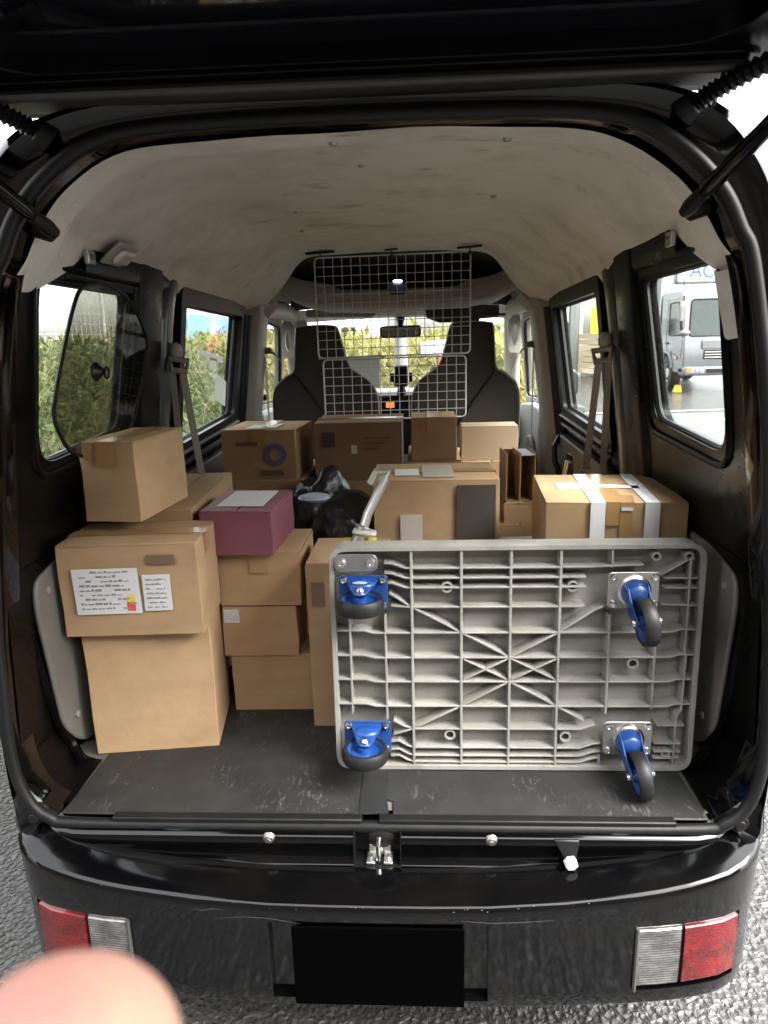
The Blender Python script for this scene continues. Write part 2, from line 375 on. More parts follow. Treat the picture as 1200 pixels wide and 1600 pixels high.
# side panels (upper with windows, lower plain)
Q_WIN = rpoly([(.168, 1.302), (.612, 1.325), (.66, 1.678), (.18, 1.682)], [.08, .05, .035, .05])
D_WIN = rpoly([(1.05, 1.215), (1.755, 1.24), (1.80, 1.655), (1.05, 1.675)], [.03, .03, .03, .03])
F_WIN = rpoly([(2.17, 1.235), (2.95, 1.20), (2.78, 1.62), (2.2, 1.655)], [.04, .05, .05, .04])
def inset(poly, d):
    cx = sum(p[0] for p in poly)/len(poly); cy = sum(p[1] for p in poly)/len(poly)
    return [(p[0]+(d if p[0] < cx else -d), p[1]+(d if p[1] < cy else -d)) for p in poly]
for s in (-1, 1):
    f_in = lambda y, z, s=s: (s*WX(z), y, z)
    f_out = lambda y, z, s=s: (s*(WX(z)+.045), y, z)
    b = MB(); b.panel([(.03, 1.1), (1.9, 1.1), (1.9, 1.79), (.03, 1.79)], [Q_WIN, D_WIN], f_in, f_out)
    obj('side_panel', b, PAINT_IN, van, bevel=.004)
    b = MB(); b.panel([(1.9, 1.1), (3.0, 1.1), (2.86, 1.62), (2.80, 1.72), (1.9, 1.79)], [F_WIN], f_in, f_out)
    obj('front_door', b, BEIGE, van, bevel=.004)
    b = MB()
    rows = []
    for z in (1.1, .9, .74, .58, .45): rows.append([(s*WX(z), .03, z), (s*WX(z), 3.0, z)])
    b.grid(rows)
    b.grid([[(s*(WX(z)+.022), .02, z), (s*(WX(z)+.022), 3.05, z)] for z in (1.1, .9, .74, .60, .54)])
    obj('lower_panel', b, PAINT_IN, van)
    # glass panes
    for nm, poly in (('quarter_window', Q_WIN), ('door_window', D_WIN), ('front_window', F_WIN)):
        po = inset(poly, -.006)
        b = MB(); b.ext([(s*(WX(z)+.028), y, z) for y, z in po], (s*.004, 0, 0))
        gl = obj(nm, b, GLASS, van, smooth=0)
        pin = [(s*(WX(z)+.016), y, z) for y, z in poly]
        b = MB(); b.tube(pin, .0085 if nm != 'door_window' else .012, 6, closed=True)
        obj('window_seal', b, RUBBER, gl, fix=True)
    # raised pressing round the quarter window
    pr = inset(Q_WIN, -.028); b = MB(); b.tube([(s*(WX(z)-.000), y, z) for y, z in pr], .009, 8, closed=True)
    obj('window_pressing', b, PAINT_IN, van)
    # door window frame: broad black band, sill rails
    b = MB(); pf = inset(D_WIN, -.045)
    b.panel(pf, [inset(D_WIN, .004)], lambda y, z, s=s: (s*(WX(z)-.016), y, z), lambda y, z, s=s: (s*(WX(z)+.002), y, z))
    obj('door_frame', b, PLASTIC, van, bevel=.004)
    for k, (zz, r, off) in enumerate(((1.188, .007, .022), (1.150, .009, .018))):
        b = MB(); b.tube([(s*(WX(zz)-off), 1.02, zz), (s*(WX(zz)-off), 1.80, zz+.022)], r, 10)
        obj('sill_rail', b, GREYGLOSS if k else DULL, van)
    # beige door trim panel with pull and inner handle
    pt = rpoly([(1.00, .66), (1.88, .66), (1.88, 1.08), (1.82, 1.13), (1.00, 1.115)], [.02, .03, .04, .05, .03])
    b = MB(); b.ext([(s*(WX(1.1)-.004), y, z) for y, z in pt], (-s*.034, 0, 0))
    dt = obj('door_trim', b, mat('door_trim_plastic', (.10, .093, .08), .5, n=(10, .5, (.075, .07, .06)), bump=(300, .2, .001)), van, bevel=.008, seg=3)
    b = MB(); b.ext([(s*(WX(1.1)-.034), y, z) for y, z in rpoly([(1.50, .93), (1.63, .93), (1.63, 1.08), (1.50, 1.08)], .05)], (-s*.008, 0, 0))
    obj('handle_cup', b, PLASTIC, dt, bevel=.003)
    b = MB(); b.tube([(s*(WX(1.1)-.045), 1.545, 1.05), (s*(WX(1.1)-.055), 1.55, .99), (s*(WX(1.1)-.045), 1.555, .94)], .007, 8); b.tube([(s*(WX(1.1)-.045), 1.585, 1.05), (s*(WX(1.1)-.055), 1.59, .99), (s*(WX(1.1)-.045), 1.595, .94)], .007, 8)
    obj('door_handle', b, BRIGHT, dt)
    b = MB(); b.tube([(s*(WX(1.1)-.036), 1.74, .95), (s*(WX(1.1)-.062), 1.75, 1.02), (s*(WX(1.1)-.062), 1.77, 1.08), (s*(WX(1.1)-.034), 1.80, 1.12)], .012, 8)
    obj('door_pull', b, PLASTIC, dt)
    # C-pillar: black channel, sky reflection put into its colour as grey
    b = MB(); prof = [(.86, 0), (.868, .010), (.885, .016), (.925, .016), (.945, .010), (.95, 0)]
    rows = [[(s*(WX(z)-d), y+max(0, z-1.62)*.35, z) for y, d in prof] for z in (.64, .8, 1.0, 1.2, 1.4, 1.5, 1.58, 1.65, 1.70, 1.735)]
    b.grid(rows); obj('pillar_channel', b, GREYGLOSS, van, smooth=60)
    b = MB(); prof = [(.665, 0), (.675, .01), (.70, .014), (.83, .014), (.855, .008), (.86, 0)]
    b.grid([[(s*(WX(z)-d), y, z) for y, d in prof] for z in (.64, .9, 1.1, 1.3, 1.5, 1.68, 1.755)]); obj('pillar_pressing', b, PAINT_IN, van, smooth=40)
    # black channel box above the quarter window
    b = MB(); prof = [(1.70, 0), (1.702, .007), (1.712, .010), (1.74, .010), (1.765, .008)]
    b.grid([[(s*(WX(z)-d), y, z) for z, d in prof] for y in (.36, .40, .7, .86, .94)]); obj('roof_channel', b, PAINT_IN, van, smooth=40)
    b = MB(); b.bx(s*(WX(1.7)-.032), s*(WX(1.7)-.02), .335, .372, 1.722, 1.752); bk = obj('bracket', b, STEEL, van, bevel=.003)
    b = MB(); b.cyl((s*(WX(1.7)-.03), .352, 1.737), (s*(WX(1.7)-.036), .352, 1.737), .006); obj('screw', b, DULL, bk)
    # grey lower trim over the wheel house
    pt = rpoly([(.20, .645), (.16, .70), (.118, 1.00), (.125, 1.062), (.27, 1.09), (1.5, 1.09), (1.5, .60), (.26, .60)], [.03, .04, .06, .03, .04, .02, .02, .04])
    b = MB(); b.ext([(s*(.742-.006*(z-.6)), y, z) for y, z in pt], (-s*.012, 0, 0))
    tp = obj('quarter_trim', b, TRIM, van, bevel=.005, seg=3)
    for yy, zz in ((.165, 1.03), (.215, .70)):
        b = MB(); b.cyl((s*.728, yy, zz), (s*.723, yy, zz), .008); obj('trim_clip', b, mat('trim_clip_plastic', (.22, .21, .16), .5), tp)
    # jamb moulding between trim and sill
    b = MB(); b.tube(crom([(s*.752, .10, 1.02), (s*.752, .135, .85), (s*.748, .17, .70), (s*.735, .19, .635), (s*.70, .16, .605)], 5), .012, 8); obj('jamb_rib', b, PAINT_IN, van)
    b = MB(); rows = []
    for k in range(9):
        t = k/8*pi/2
        rows.append([(s*(.672+.083*sin(t)), y, .588+.10*(1-cos(t))+.0) for y in (.035, .10, .16, .20)])
    b.grid(rows); obj('corner_pan', b, PAINT_IN, van)
    # B pillar (beige) and its black door seal
    b = MB(); prof = [(1.93, 0), (1.935, .05), (1.95, .062), (2.08, .066), (2.13, .05), (2.15, 0)]
    b.grid([[(s*(WX(z)-d*(1 if z > 1.15 else 1.25)), y+ (0 if z > 1.2 else (1.2-z)*.12), z) for y, d in prof] for z in (.6, .9, 1.1, 1.2, 1.4, 1.55, 1.62, 1.69, 1.72)])
    obj('pillar_cover', b, BEIGE, van, smooth=50)
    b = MB(); b.tube([(s*(WX(z)-.012), 1.885, z) for z in (.62, 1.0, 1.1, 1.4, 1.66)], .022, 8); b.tube([(s*(WX(z)-.008), 1.84, z) for z in (.62, 1.0, 1.1, 1.4, 1.66)], .02, 8)
    obj('door_seal', b, RUBBER, van)
    # front belts
    a = V((s*.612, 2.07, 1.515))
    b = MB(); b.ext([a+V((0, -.018, -.03)), a+V((0, .018, -.03)), a+V((0, .018, .03)), a+V((0, -.018, .03))], (s*.05, 0, 0))
    sb = obj('seat_belt', b, BELT if s < 0 else CABDARK, van, bevel=.008)
    b = MB(); b.ball(a+V((-s*.008, 0, -.012)), .022, 10, (1, .9, .7)); obj('belt_guide', b, DULL, sb)
    pth = crom([a+V((-s*.01, .0, -.01)), a+V((-s*.05, .04, -.05)), a+V((-s*.095, .10, -.17)), a+V((-s*.13, .16, -.32))], 5)
    b = MB(); b.grid([[p+V((0, -.021, .01)), p+V((0, .021, -.01))] for p in pth]); obj('webbing', b, BELT, sb)
    b = MB(); b.grid([[(s*.618, 2.045, z), (s*.618, 2.088, z)] for z in (1.5, 1.2, .9, .65)]); obj('webbing', b, BELT, sb)
    # rear belts on the C pillar
    a = V((s*(WX(1.52)-.032), .915, 1.525))
    b = MB(); b.ball(a, .027, 14, (.8, .9, .95), 8); rb = obj('seat_belt', b, BEIGE, van, smooth=70)
    b = MB(); b.tube([a+V((s*.012, -.028, -.022)), a+V((s*.008, -.03, -.055)), a+V((-s*.03, -.012, -.06)), a+V((-s*.036, -.004, -.03))], .010, 8, closed=True); obj('belt_loop', b, BELT, rb)
    b = MB(); b.grid([[(a.x-s*.009, a.y-.018+dy, z), (a.x-s*.028, a.y-.006+dy, z)] for z, dy in ((1.475, 0), (1.30, .05), (1.12, .105))]); obj('webbing', b, BELT, rb)
    b = MB(); b.grid([[(a.x+s*.014, a.y-.034, z), (a.x-s*.005, a.y-.030, z)] for z in (1.475, 1.3, 1.1, .9)]); obj('webbing', b, BELT, rb)
    q = V((a.x-s*.022, a.y+.108, 1.085))
    b = MB(); b.tube([q+V((0, -.03, .012)), q+V((0, .0, .04)), q+V((0, .03, .012)), q+V((0, .012, -.045)), q+V((0, -.012, -.045))], .007, 8, closed=True); obj('buckle_tongue', b, BELT, rb)

# quarter panel skin behind the rear corner and roof skin
OUT = [(0, 1.955), (.22, 1.952), (.42, 1.94), (.53, 1.92), (.60, 1.885), (.645, 1.832), (.675, 1.78), (.70, 1.70), (.7295, 1.46), (.7635, 1.2), (.776, .99), (.776, .9), (.777, .74), (.776, .60), (.766, .53), (.62, .50), (0, .50)]
INN = [(0, 1.893), (.2, 1.892), (.36, 1.885), (.45, 1.862), (.53, 1.812), (.585, 1.755), (.615, 1.70), (.64, 1.65), (.683, 1.45), (.716, 1.2), (.742, .99), (.748, .9), (.755, .74), (.737, .64), (.69, .592), (.60, .578), (0, .578)]
def smoothloop(half, n=5):
    r = crom([(x, 0, z) for x, z in half], n)
    return [(p.x, p.z) for p in r]
so_, si_ = smoothloop(OUT), smoothloop(INN)
def full(h): return [(-x, z) for x, z in h[::-1]][1:-1] + h if False else h + [(-x, z) for x, z in h[::-1]][1:-1]
fo, fi = full(so_), full(si_)
def ring(t, y): return [(lerp(a[0], c[0], t), y, lerp(a[1], c[1], t)) for a, c in zip(fi, fo)]
b = MB(); b.grid([ring(0, .075), ring(.0, .012), ring(.12, .004), ring(.35, .010), ring(.55, .008), ring(.8, -.006), ring(.95, .002), ring(1, .02), ring(1.0, .1)], True)
obj('opening_frame', b, PAINT, van, smooth=50)
b = MB()
pts = [(lerp(a[0], c[0], .10), -.006, lerp(a[1], c[1], .10)) for a, c in zip(fi, fo)]
b.tube(pts, .0125, 10, closed=True); obj('weatherstrip', b, RUBBER, van, smooth=60)
top = [p for p in so_ if p[1] > 1.69]
top = [(-x, z) for x, z in top[::-1]][:-1]+top
b = MB(); b.grid([[(x, y, z) for x, z in top] for y in (.02, 1.2, 2.3, 2.6)]+[[(x*.97, 2.95, z-.12*(1-abs(x))-.0) for x, z in top]])
obj('roof_panel', b, PAINT, van, smooth=60)

# headliner
def liner_half(y):
    edge = interp(y, [(.05, 1.645), (.13, 1.648), (.18, 1.66), (.28, 1.70), (.36, 1.742), (.40, 1.755), (.67, 1.755), (.82, 1.742), (.97, 1.697), (1.64, 1.688), (1.9, 1.68), (1.97, 1.68)])
    rear = [(0, 1.890), (.2, 1.888), (.36, 1.880), (.45, 1.856), (.53, 1.806), (.578, 1.752), (.610, 1.70)]
    mid = [(0, 1.935), (.2, 1.932), (.36, 1.922), (.45, 1.898), (.535, 1.845), (.592, 1.80), (.625, 1.775)]
    cen = [(0, 1.915), (.2, 1.914), (.36, 1.908), (.44, 1.885), (.50, 1.835), (.57, 1.79), (.615, 1.765)]
    frt = [(0, 1.908), (.2, 1.907), (.35, 1.902), (.42, 1.875), (.47, 1.815), (.52, 1.755), (.57, 1.712)]
    keys = [(.05, rear), (.14, rear), (.22, mid), (.9, cen), (1.5, cen), (1.97, frt)]
    h = None
    for (y0, p0), (y1, p1) in zip(keys, keys[1:]):
        if y0 <= y <= y1:
            t = (y-y0)/(y1-y0); t = t*t*(3-2*t)
            h = [(lerp(a[0], c[0], t), lerp(a[1], c[1], t)) for a, c in zip(p0, p1)]; break
    zl = h[-1][1]; e = min(edge, zl-.006)
    h = h+[(min(h[-1][0]+.6*(WX(lerp(zl, e, .5))-.006-h[-1][0]), WX(e)-.004), lerp(zl, e, .55)), (WX(e)-.004, e)]
    return h
ys = [.05, .08, .11, .13, .15, .165, .18, .2, .22, .25, .28, .32, .36, .40, .45, .55, .67, .75, .82, .9, .97, 1.1, 1.3, 1.5, 1.64, 1.8, 1.9, 1.97]
rows = []
for y in ys:
    h = crom([(x, y, z) for x, z in liner_half(y)], 4)
    h[-1].z = liner_half(y)[-1][1]
    full_ = [V((-p.x, p.y, p.z)) for p in h[::-1]][:-1]+h
    rr = random.Random(int(y*1000))
    rows.append([p+V((0, 0, .0022*sin(p.x*9+y*7)+.0012*sin(p.x*23-y*17))) for p in full_])
b = MB(); b.grid(rows)
# turned-down front lip
b.grid([rows[-1], [p+V((0, .012, .008)) for p in rows[-1]], [p+V((0, .014, .04)) for p in rows[-1]]])
hl = obj('headliner', b, LINER, van, smooth=80, fix=False)
for x, y in ((-.055, .12), (.255, .118), (-.03, .47), (-.26, .93), (.30, .80), (-.30, 1.3)):
    zt = interp(abs(x), [(0, liner_half(y)[0][1]), (.2, liner_half(y)[1][1]), (.36, liner_half(y)[2][1])])
    b = MB(); b.cyl((x, y, zt+.002), (x, y, zt-.004), .009, .006, 14); obj('clip', b, DULL, hl)
b = MB(); b.tube([p+V((0, 0, -.001)) for p in rows[ys.index(.2)]][6:-6], .003, 6); obj('liner_seam', b, LINER, hl, smooth=80)
# loose flap of liner cloth on the right D pillar
b = MB(); b.grid([[(WX(1.65)-.006, .055, 1.655), (WX(1.65)-.03, .10, 1.65), (WX(1.65)-.012, .165, 1.66)], [(WX(1.6)-.006, .06, 1.60), (WX(1.6)-.022, .10, 1.598), (WX(1.6)-.01, .15, 1.60)], [(WX(1.55)-.004, .07, 1.535), (WX(1.55)-.014, .10, 1.53), (WX(1.55)-.006, .135, 1.535)]])
obj('pillar_flap', b, LINER, van, smooth=80)
# cargo lamp on the left
b = MB(); mt = M.Rotation(R(40), 3, 'Y')
b.box((-.606, .47, 1.755), (.010, .115, .070), M.Rotation(R(52), 3, 'Y')); lampo = obj('cargo_lamp', b, BEIGE, van, bevel=.006)
b = MB(); b.box((-.602, .478, 1.749), (.018, .075, .044), M.Rotation(R(52), 3, 'Y')); obj('lamp_lens', b, mat('lamp_lens', (.62, .62, .58), .15, coat=.6), lampo, bevel=.01, seg=3)

# outer skin below the sills, wheels and nose
for s in (-1, 1):
    wa = [(.78+.33*cos(a), .27+.33*sin(a)) for a in [R(180-12*k) for k in range(16)] if sin(a) >= -.001]
    b = MB(); b.ext([(s*.755, y, z) for y, z in [(.30, .56), (.30, .27)]+wa+[(3.15, .27), (3.15, .56)]], (s*.018, 0, 0)); obj('rocker_panel', b, PAINT, van, bevel=.005)
    for y in (.78, 2.95):
        b = MB(); b.lathe([(.17, -.06), (.255, -.07), (.27, -.04), (.27, .04), (.255, .07), (.17, .06)], (s*.67, y, .27), (1, 0, 0), 28); wl = obj('wheel', b, RUBBER, van, smooth=50)
        b = MB(); b.lathe([(.172, -.05), (.172, .05), (.15, .03), (.05, .045), (.0001, .045), (.0001, -.045), (.05, -.045), (.15, -.03)], (s*.67, y, .27), (1, 0, 0), 24); obj('rim', b, STEEL, wl, smooth=50)
b = MB(); b.bx(-.74, .74, 3.10, 3.28, .30, 1.06); obj('front_panel', b, PAINT, van, bevel=.05, seg=3)
# floor pan and sill
b = MB(); b.add([(-.76, .03, FLOOR), (.76, .03, FLOOR), (.76, 3.0, FLOOR), (-.76, 3.0, FLOOR)], [(0, 1, 2, 3)])
b.add([(-.8, .03, .45), (.8, .03, .45), (.8, 3.2, .45), (-.8, 3.2, .45)], [(0, 1, 2, 3)])
obj('cargo_floor', b, TRIM, van)
SILL = [(.006, .572), (-.022, .569), (-.030, .564), (-.033, .557), (-.031, .54), (-.031, .515), (-.0335, .508), (-.038, .503), (-.039, .49), (-.03, .47), (.0, .46)]
def sill_row(x):
    e = max(0, abs(x)-.62)/.12
    return [(x, y+.05*e**2, z+(.012*e if z < .53 else 0)) for y, z in SILL]
for x0, x1 in ((-.742, -.052), (.046, .742)):
    b = MB(); xs = [lerp(x0, x1, i/20) for i in range(21)]
    b.grid([sill_row(x) for x in xs]); obj('rear_sill', b, PAINT, van, smooth=35)
b = MB(); b.bx(-.054, .048, .0, .004, .47, .573); b.bx(-.052, .046, -.046, .002, .468, .505); b.ext([(-.052, -.03, .572), (-.052, .0, .572), (-.052, 0, .5), (-.052, -.04, .5)], (.002, 0, 0)); b.ext([(.044, -.03, .572), (.044, .0, .572), (.044, 0, .5), (.044, -.04, .5)], (.002, 0, 0))
niche = obj('latch_recess', b, PLASTIC, van)
b = MB(); b.bx(-.022, .024, -.010, -.002, .506, .53); b.bx(-.026, -.008, -.04, -.004, .506, .512); b.bx(.010, .028, -.04, -.004, .506, .512)
lt = obj('latch_striker', b, STEEL, van, bevel=.002)
b = MB(); b.tube([(.0, -.012, .51), (-.001, -.034, .515), (-.001, -.036, .548), (.0, -.012, .556)], .005, 10); obj('striker_loop', b, BRIGHT, lt)
for x in (-.017, .019):
    b = MB(); b.cyl((x, -.024, .512), (x, -.024, .517), .0065, .006, 6); obj('bolt', b, DULL, lt)
b = MB(); b.ball((.004, -.012, .55), .03, 12, (1, .35, .8)); obj('latch_cover', b, RUBBER, lt)
for x in (-.225, .228):
    b = MB(); b.cyl((x, -.029, .562), (x, -.037, .560), .013, .010, 14); o = obj('sill_stud', b, DULL, van)
    b = MB(); b.cyl((x, -.036, .560), (x, -.040, .559), .006, .005, 6); obj('bolt', b, BRIGHT, o)
b = MB(); b.ext([(.352, -.032, .568), (.402, -.032, .568), (.394, -.045, .535), (.382, -.05, .522), (.370, -.045, .535)], (0, -.006, -.001)); o = obj('stopper_bracket', b, PLASTIC, van, bevel=.002)
b = MB(); b.cyl((.381, -.050, .533), (.383, -.066, .529), .014, .013, 6); obj('hex_bolt', b, WHITE, o, bevel=.002)
for x in (-.725, .722):
    b = MB(); b.cyl((x, .012, .590), (x, -.012, .588), .022, .019, 18); b.cyl((x, -.01, .588), (x, -.018, .588), .012, .011, 18); obj('buffer_pad', b, RUBBER, van, bevel=.002)
for x0, x1 in ((-.56, -.035), (.0, .60)):   # step edge trim strip in front of the mat
    b = MB(); b.bx(x0, x1, -.012, .010, .577, .590); obj('tread_strip', b, RUBBER, van, bevel=.003)

# bumper
PL = [(0, -.135), (.105, -.1345), (.215, -.133), (.36, -.126), (.43, -.1205), (.503, -.116), (.548, -.112), (.592, -.106), (.600, -.105), (.64, -.097), (.68, -.087), (.718, -.068), (.746, -.045), (.769, -.012), (.784, .035), (.791, .10), (.794, .2), (.797, .4)]
PL = [(-x, y) for x, y in PL[::-1]][:-1]+PL
nP = len(PL)
def pn(i):
    a = V(PL[max(i-1, 0)]); c = V(PL[min(i+1, nP-1)]); t = (c-a).normalized(); return V((t.y, -t.x))
def ridge(x): return .486+.055*(min(abs(x), .75)/.72)**3
def brow(i, d, z):
    n = pn(i); x, y = PL[i]; return V((x-n.x*d, y-n.y*d, z))
RZ = [(.10, lambda x: ridge(x)+.012), (.085, lambda x: ridge(x)+.022), (.06, lambda x: ridge(x)+.020), (.022, lambda x: ridge(x)+.008), (.006, lambda x: ridge(x)+.003), (.0, lambda x: ridge(x)-.007), (.001, lambda x: ridge(x)-.02),
      (.004, lambda x: .449), (.006, lambda x: .434), (.008, lambda x: .279), (.009, lambda x: .262), (.014, lambda x: .24), (.03, lambda x: .23), (.06, lambda x: .228)]
ci = {round(p[0], 3): i for i, p in enumerate(PL)}
holes = []   # (col0,col1,row0,row1,depth)
holes += [(ci[-.718], ci[-.503], 8, 9, .022), (ci[.503], ci[.718], 8, 9, .022), (ci[-.215], ci[.215], 7, 10, .014)]
b = MB(); base = 0
rows = [[brow(i, d, fz(PL[i][0])) for i in range(nP)] for d, fz in RZ]
for r in rows: b.v += r
def inhole(i, j): return any(c0 <= i < c1 and r0 <= j < r1 for c0, c1, r0, r1, _ in holes)
for j in range(len(rows)-1):
    for i in range(nP-1):
        if not inhole(i, j): b.f.append((j*nP+i, j*nP+i+1, (j+1)*nP+i+1, (j+1)*nP+i))
for c0, c1, r0, r1, dp in holes:
    def dpt(i, j): n = pn(i); q = rows[j][i]; return V((q.x-n.x*dp, q.y-n.y*dp, q.z+(.004 if j == r1 else -.004)))
    fl = [[dpt(i, j) for i in range(c0, c1+1)] for j in range(r0, r1+1)]
    b.grid(fl)
    b.grid([rows[r0][c0:c1+1], fl[0]]); b.grid([rows[r1][c0:c1+1], fl[-1]])
    b.grid([[rows[j][c0] for j in range(r0, r1+1)], [q[0] for q in fl]]); b.grid([[rows[j][c1] for j in range(r0, r1+1)], [q[-1] for q in fl]])
obj('bumper', b, PAINT, van, smooth=38, bevel=.0035)
# scratches and chipped paint on the bumper
def by(x, d=0): return interp(x, [(p[0], p[1]) for p in PL])-.0006-d
SCR = mat('scratch_grey', (.022, .022, .022), .6)
for path in ([(-.32, .452), (-.26, .460), (-.21, .459), (-.15, .449)], [(.16, .461), (.22, .456), (.28, .457), (.34, .460)], [(-.36, .475), (-.345, .470), (-.32, .476), (-.30, .474)]):
    b = MB(); b.tube([(x, by(x, -.002 if z < .465 else -.001), z) for x, z in path], [.0002, .0005, .0005, .0002], 5); obj('scratch', b, SCR, van)
b = MB(); rc = random.Random(3)
for k in range(30):
    x = rc.choice((rc.uniform(-.34, -.02), rc.uniform(.05, .42), rc.uniform(-.6, .6))); z = ridge(x)+rc.uniform(-.012, .004); r = rc.uniform(.0005, .0012)
    b.ball((x, by(x, -.002), z), r, 5, (rc.uniform(1, 2.2), .5, .8), 3)
o = obj('paint_chips', b, mat('bare_primer', (.10, .095, .09), .7), van); o['kind'] = 'stuff'
# tail lights
for s in (-1, 1):
    def lens(x0, x1, d0, nm, m, par):
        idx = sorted([i for i in range(nP) if min(s*x0, s*x1)-1e-4 <= PL[i][0] <= max(s*x0, s*x1)+1e-4])
        b = MB(); zs = (.287, .292, .36, .42, .427)
        dd = (d0+.006, d0, d0-.001, d0, d0+.006)
        outer = [[brow(i, d, z) for i in idx] for z, d in zip(zs, dd)]
        inner = [[brow(i, .026, z) for i in idx] for z in zs]
        b.grid(outer); b.grid(inner)
        b.grid([outer[0], inner[0]]); b.grid([outer[-1], inner[-1]])
        b.grid([[q[0] for q in outer], [q[0] for q in inner]]); b.grid([[q[-1] for q in outer], [q[-1] for q in inner]])
        return obj(nm, b, m, par, smooth=35)
    tl = lens(.592, .600, .012, 'tail_light', PLASTIC, van)
    lens(.600, .718, .007, 'red_lens', REDLENS, tl)
    lens(.503, .592, .007, 'clear_lens', CLEARLENS, tl)
    b = MB(); i = ci[round(s*.503, 3)]; p = [brow(i, .004, z) for z in (.283, .36, .43)]; b.tube(p, .004, 6); obj('lens_edge', b, GREYGLOSS, tl)
# number plate, blacked out in the photograph
b = MB(); b.bx(-.168, .168, -.136, -.131, .258, .444); plate = obj('number_plate', b, mat('blank_black_plate', (.001, .001, .001), .9, spec=0), van, bevel=.002)

# tailgate (open, overhead)
TS = .05
def tg(x, y, h=0): return V((x, y, 1.945-(y-.07)*TS-h+.0))
tail = None
b = MB()
outl = rpoly([(-.66, .10), (.64, .10), (.69, -.10), (.72, -.45), (.73, -.95), (-.73, -.95), (-.72, -.45), (-.69, -.10)], [.06, .06, .1, .1, .12, .12, .1, .1])
win = rpoly([(-.55, -.075), (.55, -.075), (.60, -.60), (-.60, -.60)], [.10, .10, .1, .1])
b.panel(outl, [win], lambda x, y: tg(x, y, .0), lambda x, y: tg(x, y, -.05))
tail = obj('tailgate', b, PAINT_IN, van, bevel=.012, seg=3)
b = MB(); b.ext([tg(x, y, -.028) for x, y in inset(win, -.01)], (0, 0, .005)); obj('rear_glass', b, mat('dark_privacy_glass', (.006, .007, .011), .06, coat=.5), tail)
b = MB(); b.panel(rpoly([(-.60, .055), (.60, .055), (.62, -.065), (-.62, -.065)], .05), [rpoly([(-.585, .04), (.585, .04), (.60, -.05), (-.60, -.05)], .04)], lambda x, y: tg(x, y, .006), lambda x, y: tg(x, y, -.002)); obj('inner_rib', b, PAINT_IN, tail, bevel=.003)
b = MB(); b.bx(-.60, .60, -.045, .03, 1.928, 1.946); obj('inner_trim', b, mat('tailgate_trim', (.055, .052, .05), .45, n=(6, .8, (.035, .033, .032))), tail, bevel=.012, seg=3)
for x in (-.40, .36):
    b = MB(); b.bx(x-.05, x+.05, .05, .13, 1.915, 1.94); b.tube([(x-.018, .04, 1.925), (x-.018, .09, 1.905)], .005, 8); b.tube([(x+.018, .04, 1.925), (x+.018, .09, 1.905)], .005, 8)
    obj('hinge', b, PAINT_IN, tail, bevel=.004)
for s in (-1, 1):    # corrugated wiring sleeves
    p0, p1, p2 = V((s*.53, .0, 1.895)), V((s*.60, -.06, 1.925)), V((s*.72, -.20, 1.945))
    pth = crom([p0, p1, p2], 22); rr = [.0115 if i % 2 else .0165 for i in range(len(pth))]
    b = MB(); b.tube(pth, rr, 10); o = obj('wiring_sleeve', b, RUBBER, van, smooth=0)
    b = MB(); b.cyl(p0+V((-s*.012, .012, -.01)), p0+V((s*.004, -.004, .004)), .026, .019, 16); obj('sleeve_grommet', b, RUBBER, o, bevel=.004)
# gas struts
for s in (-1, 1):
    p0, p1 = V((s*.545, .03, 1.745)), V((s*.69, -.42, 1.985))
    d = (p1-p0).normalized()
    b = MB(); b.tube([p0+d*.03, p0+d*.06, p0+d*.3], [.008, .0135, .0135], 14); b.cyl(p0+d*.3, p1, .0075)
    gs = obj('gas_strut', b, PAINT, van)
    b = MB(); b.tube([p0-d*.008, p0+d*.01, p0+d*.045], [.010, .014, .012], 12); obj('strut_end', b, PLASTIC, gs)
    b = MB(); b.tube([p0+V((s*.045, .03, .035)), p0+V((s*.028, .018, .006)), p0+V((s*.008, .012, -.006))], [.016, .020, .012], 12); obj('strut_bracket', b, PLASTIC, gs)
# ------------------------------------------------------------------ cab
# ceiling beyond the headliner and the overhead shelf
b = MB()
xs = [-.60, -.52, -.44, -.3, 0, .3, .44, .52, .60]
def cabrow(y, zc, ze): return [(x, y, zc-(zc-ze)*(abs(x)/.60)**3) for x in xs]
b.grid([cabrow(1.95, 1.935, 1.80), cabrow(2.2, 1.93, 1.80), cabrow(2.45, 1.91, 1.80), cabrow(2.62, 1.865, 1.79), cabrow(2.70, 1.80, 1.77), cabrow(2.72, 1.72, 1.70)])
obj('cab_ceiling', b, CABDARK, van, smooth=70)
b = MB()
def lipx(x): return 2.26-.10*(abs(x)/.56)**2.5
def shelf_z(x): return 1.735+.075*(abs(x)/.56)**5
rows = []
XS = [-.57+.06*i for i in range(20)]
for dy, dz in ((.45, .022), (.03, .022), (.005, .040), (-.015, .030), (-.022, .0), (-.005, -.030), (.10, -.052), (.45, -.062)):
    rows.append([(x, lipx(x)+dy, shelf_z(x)+dz+(.022 if (dz == .04 and not -.3 < x < .30) else 0)) for x in XS])
b.grid(rows); sh = obj('overhead_shelf', b, CABLINER, van, smooth=60)
b = MB(); b.bx(-.50, -.06, 2.40, 2.66, 1.762, 1.80); b.bx(.02, .50, 2.42, 2.66, 1.762, 1.81)
obj('shelf_liner', b, PLASTIC, sh, bevel=.02)
b = MB(); b.ext([(-.06, 2.235, 1.80), (.05, 2.235, 1.80), (.03, 2.235, 1.745), (-.035, 2.235, 1.745)], (0, .05, 0)); ml = obj('map_lamp', b, mat('lamp_housing', (.02, .03, .06), .2, coat=.5), van, bevel=.008)
b = MB(); b.ball((.0, 2.228, 1.806), .016, 12, (1.4, .5, .45)); obj('lamp_bulb', b, mat('lit_lamp', (.9, .9, .85), .3, emit=((1, .96, .88), 1.2)), ml)
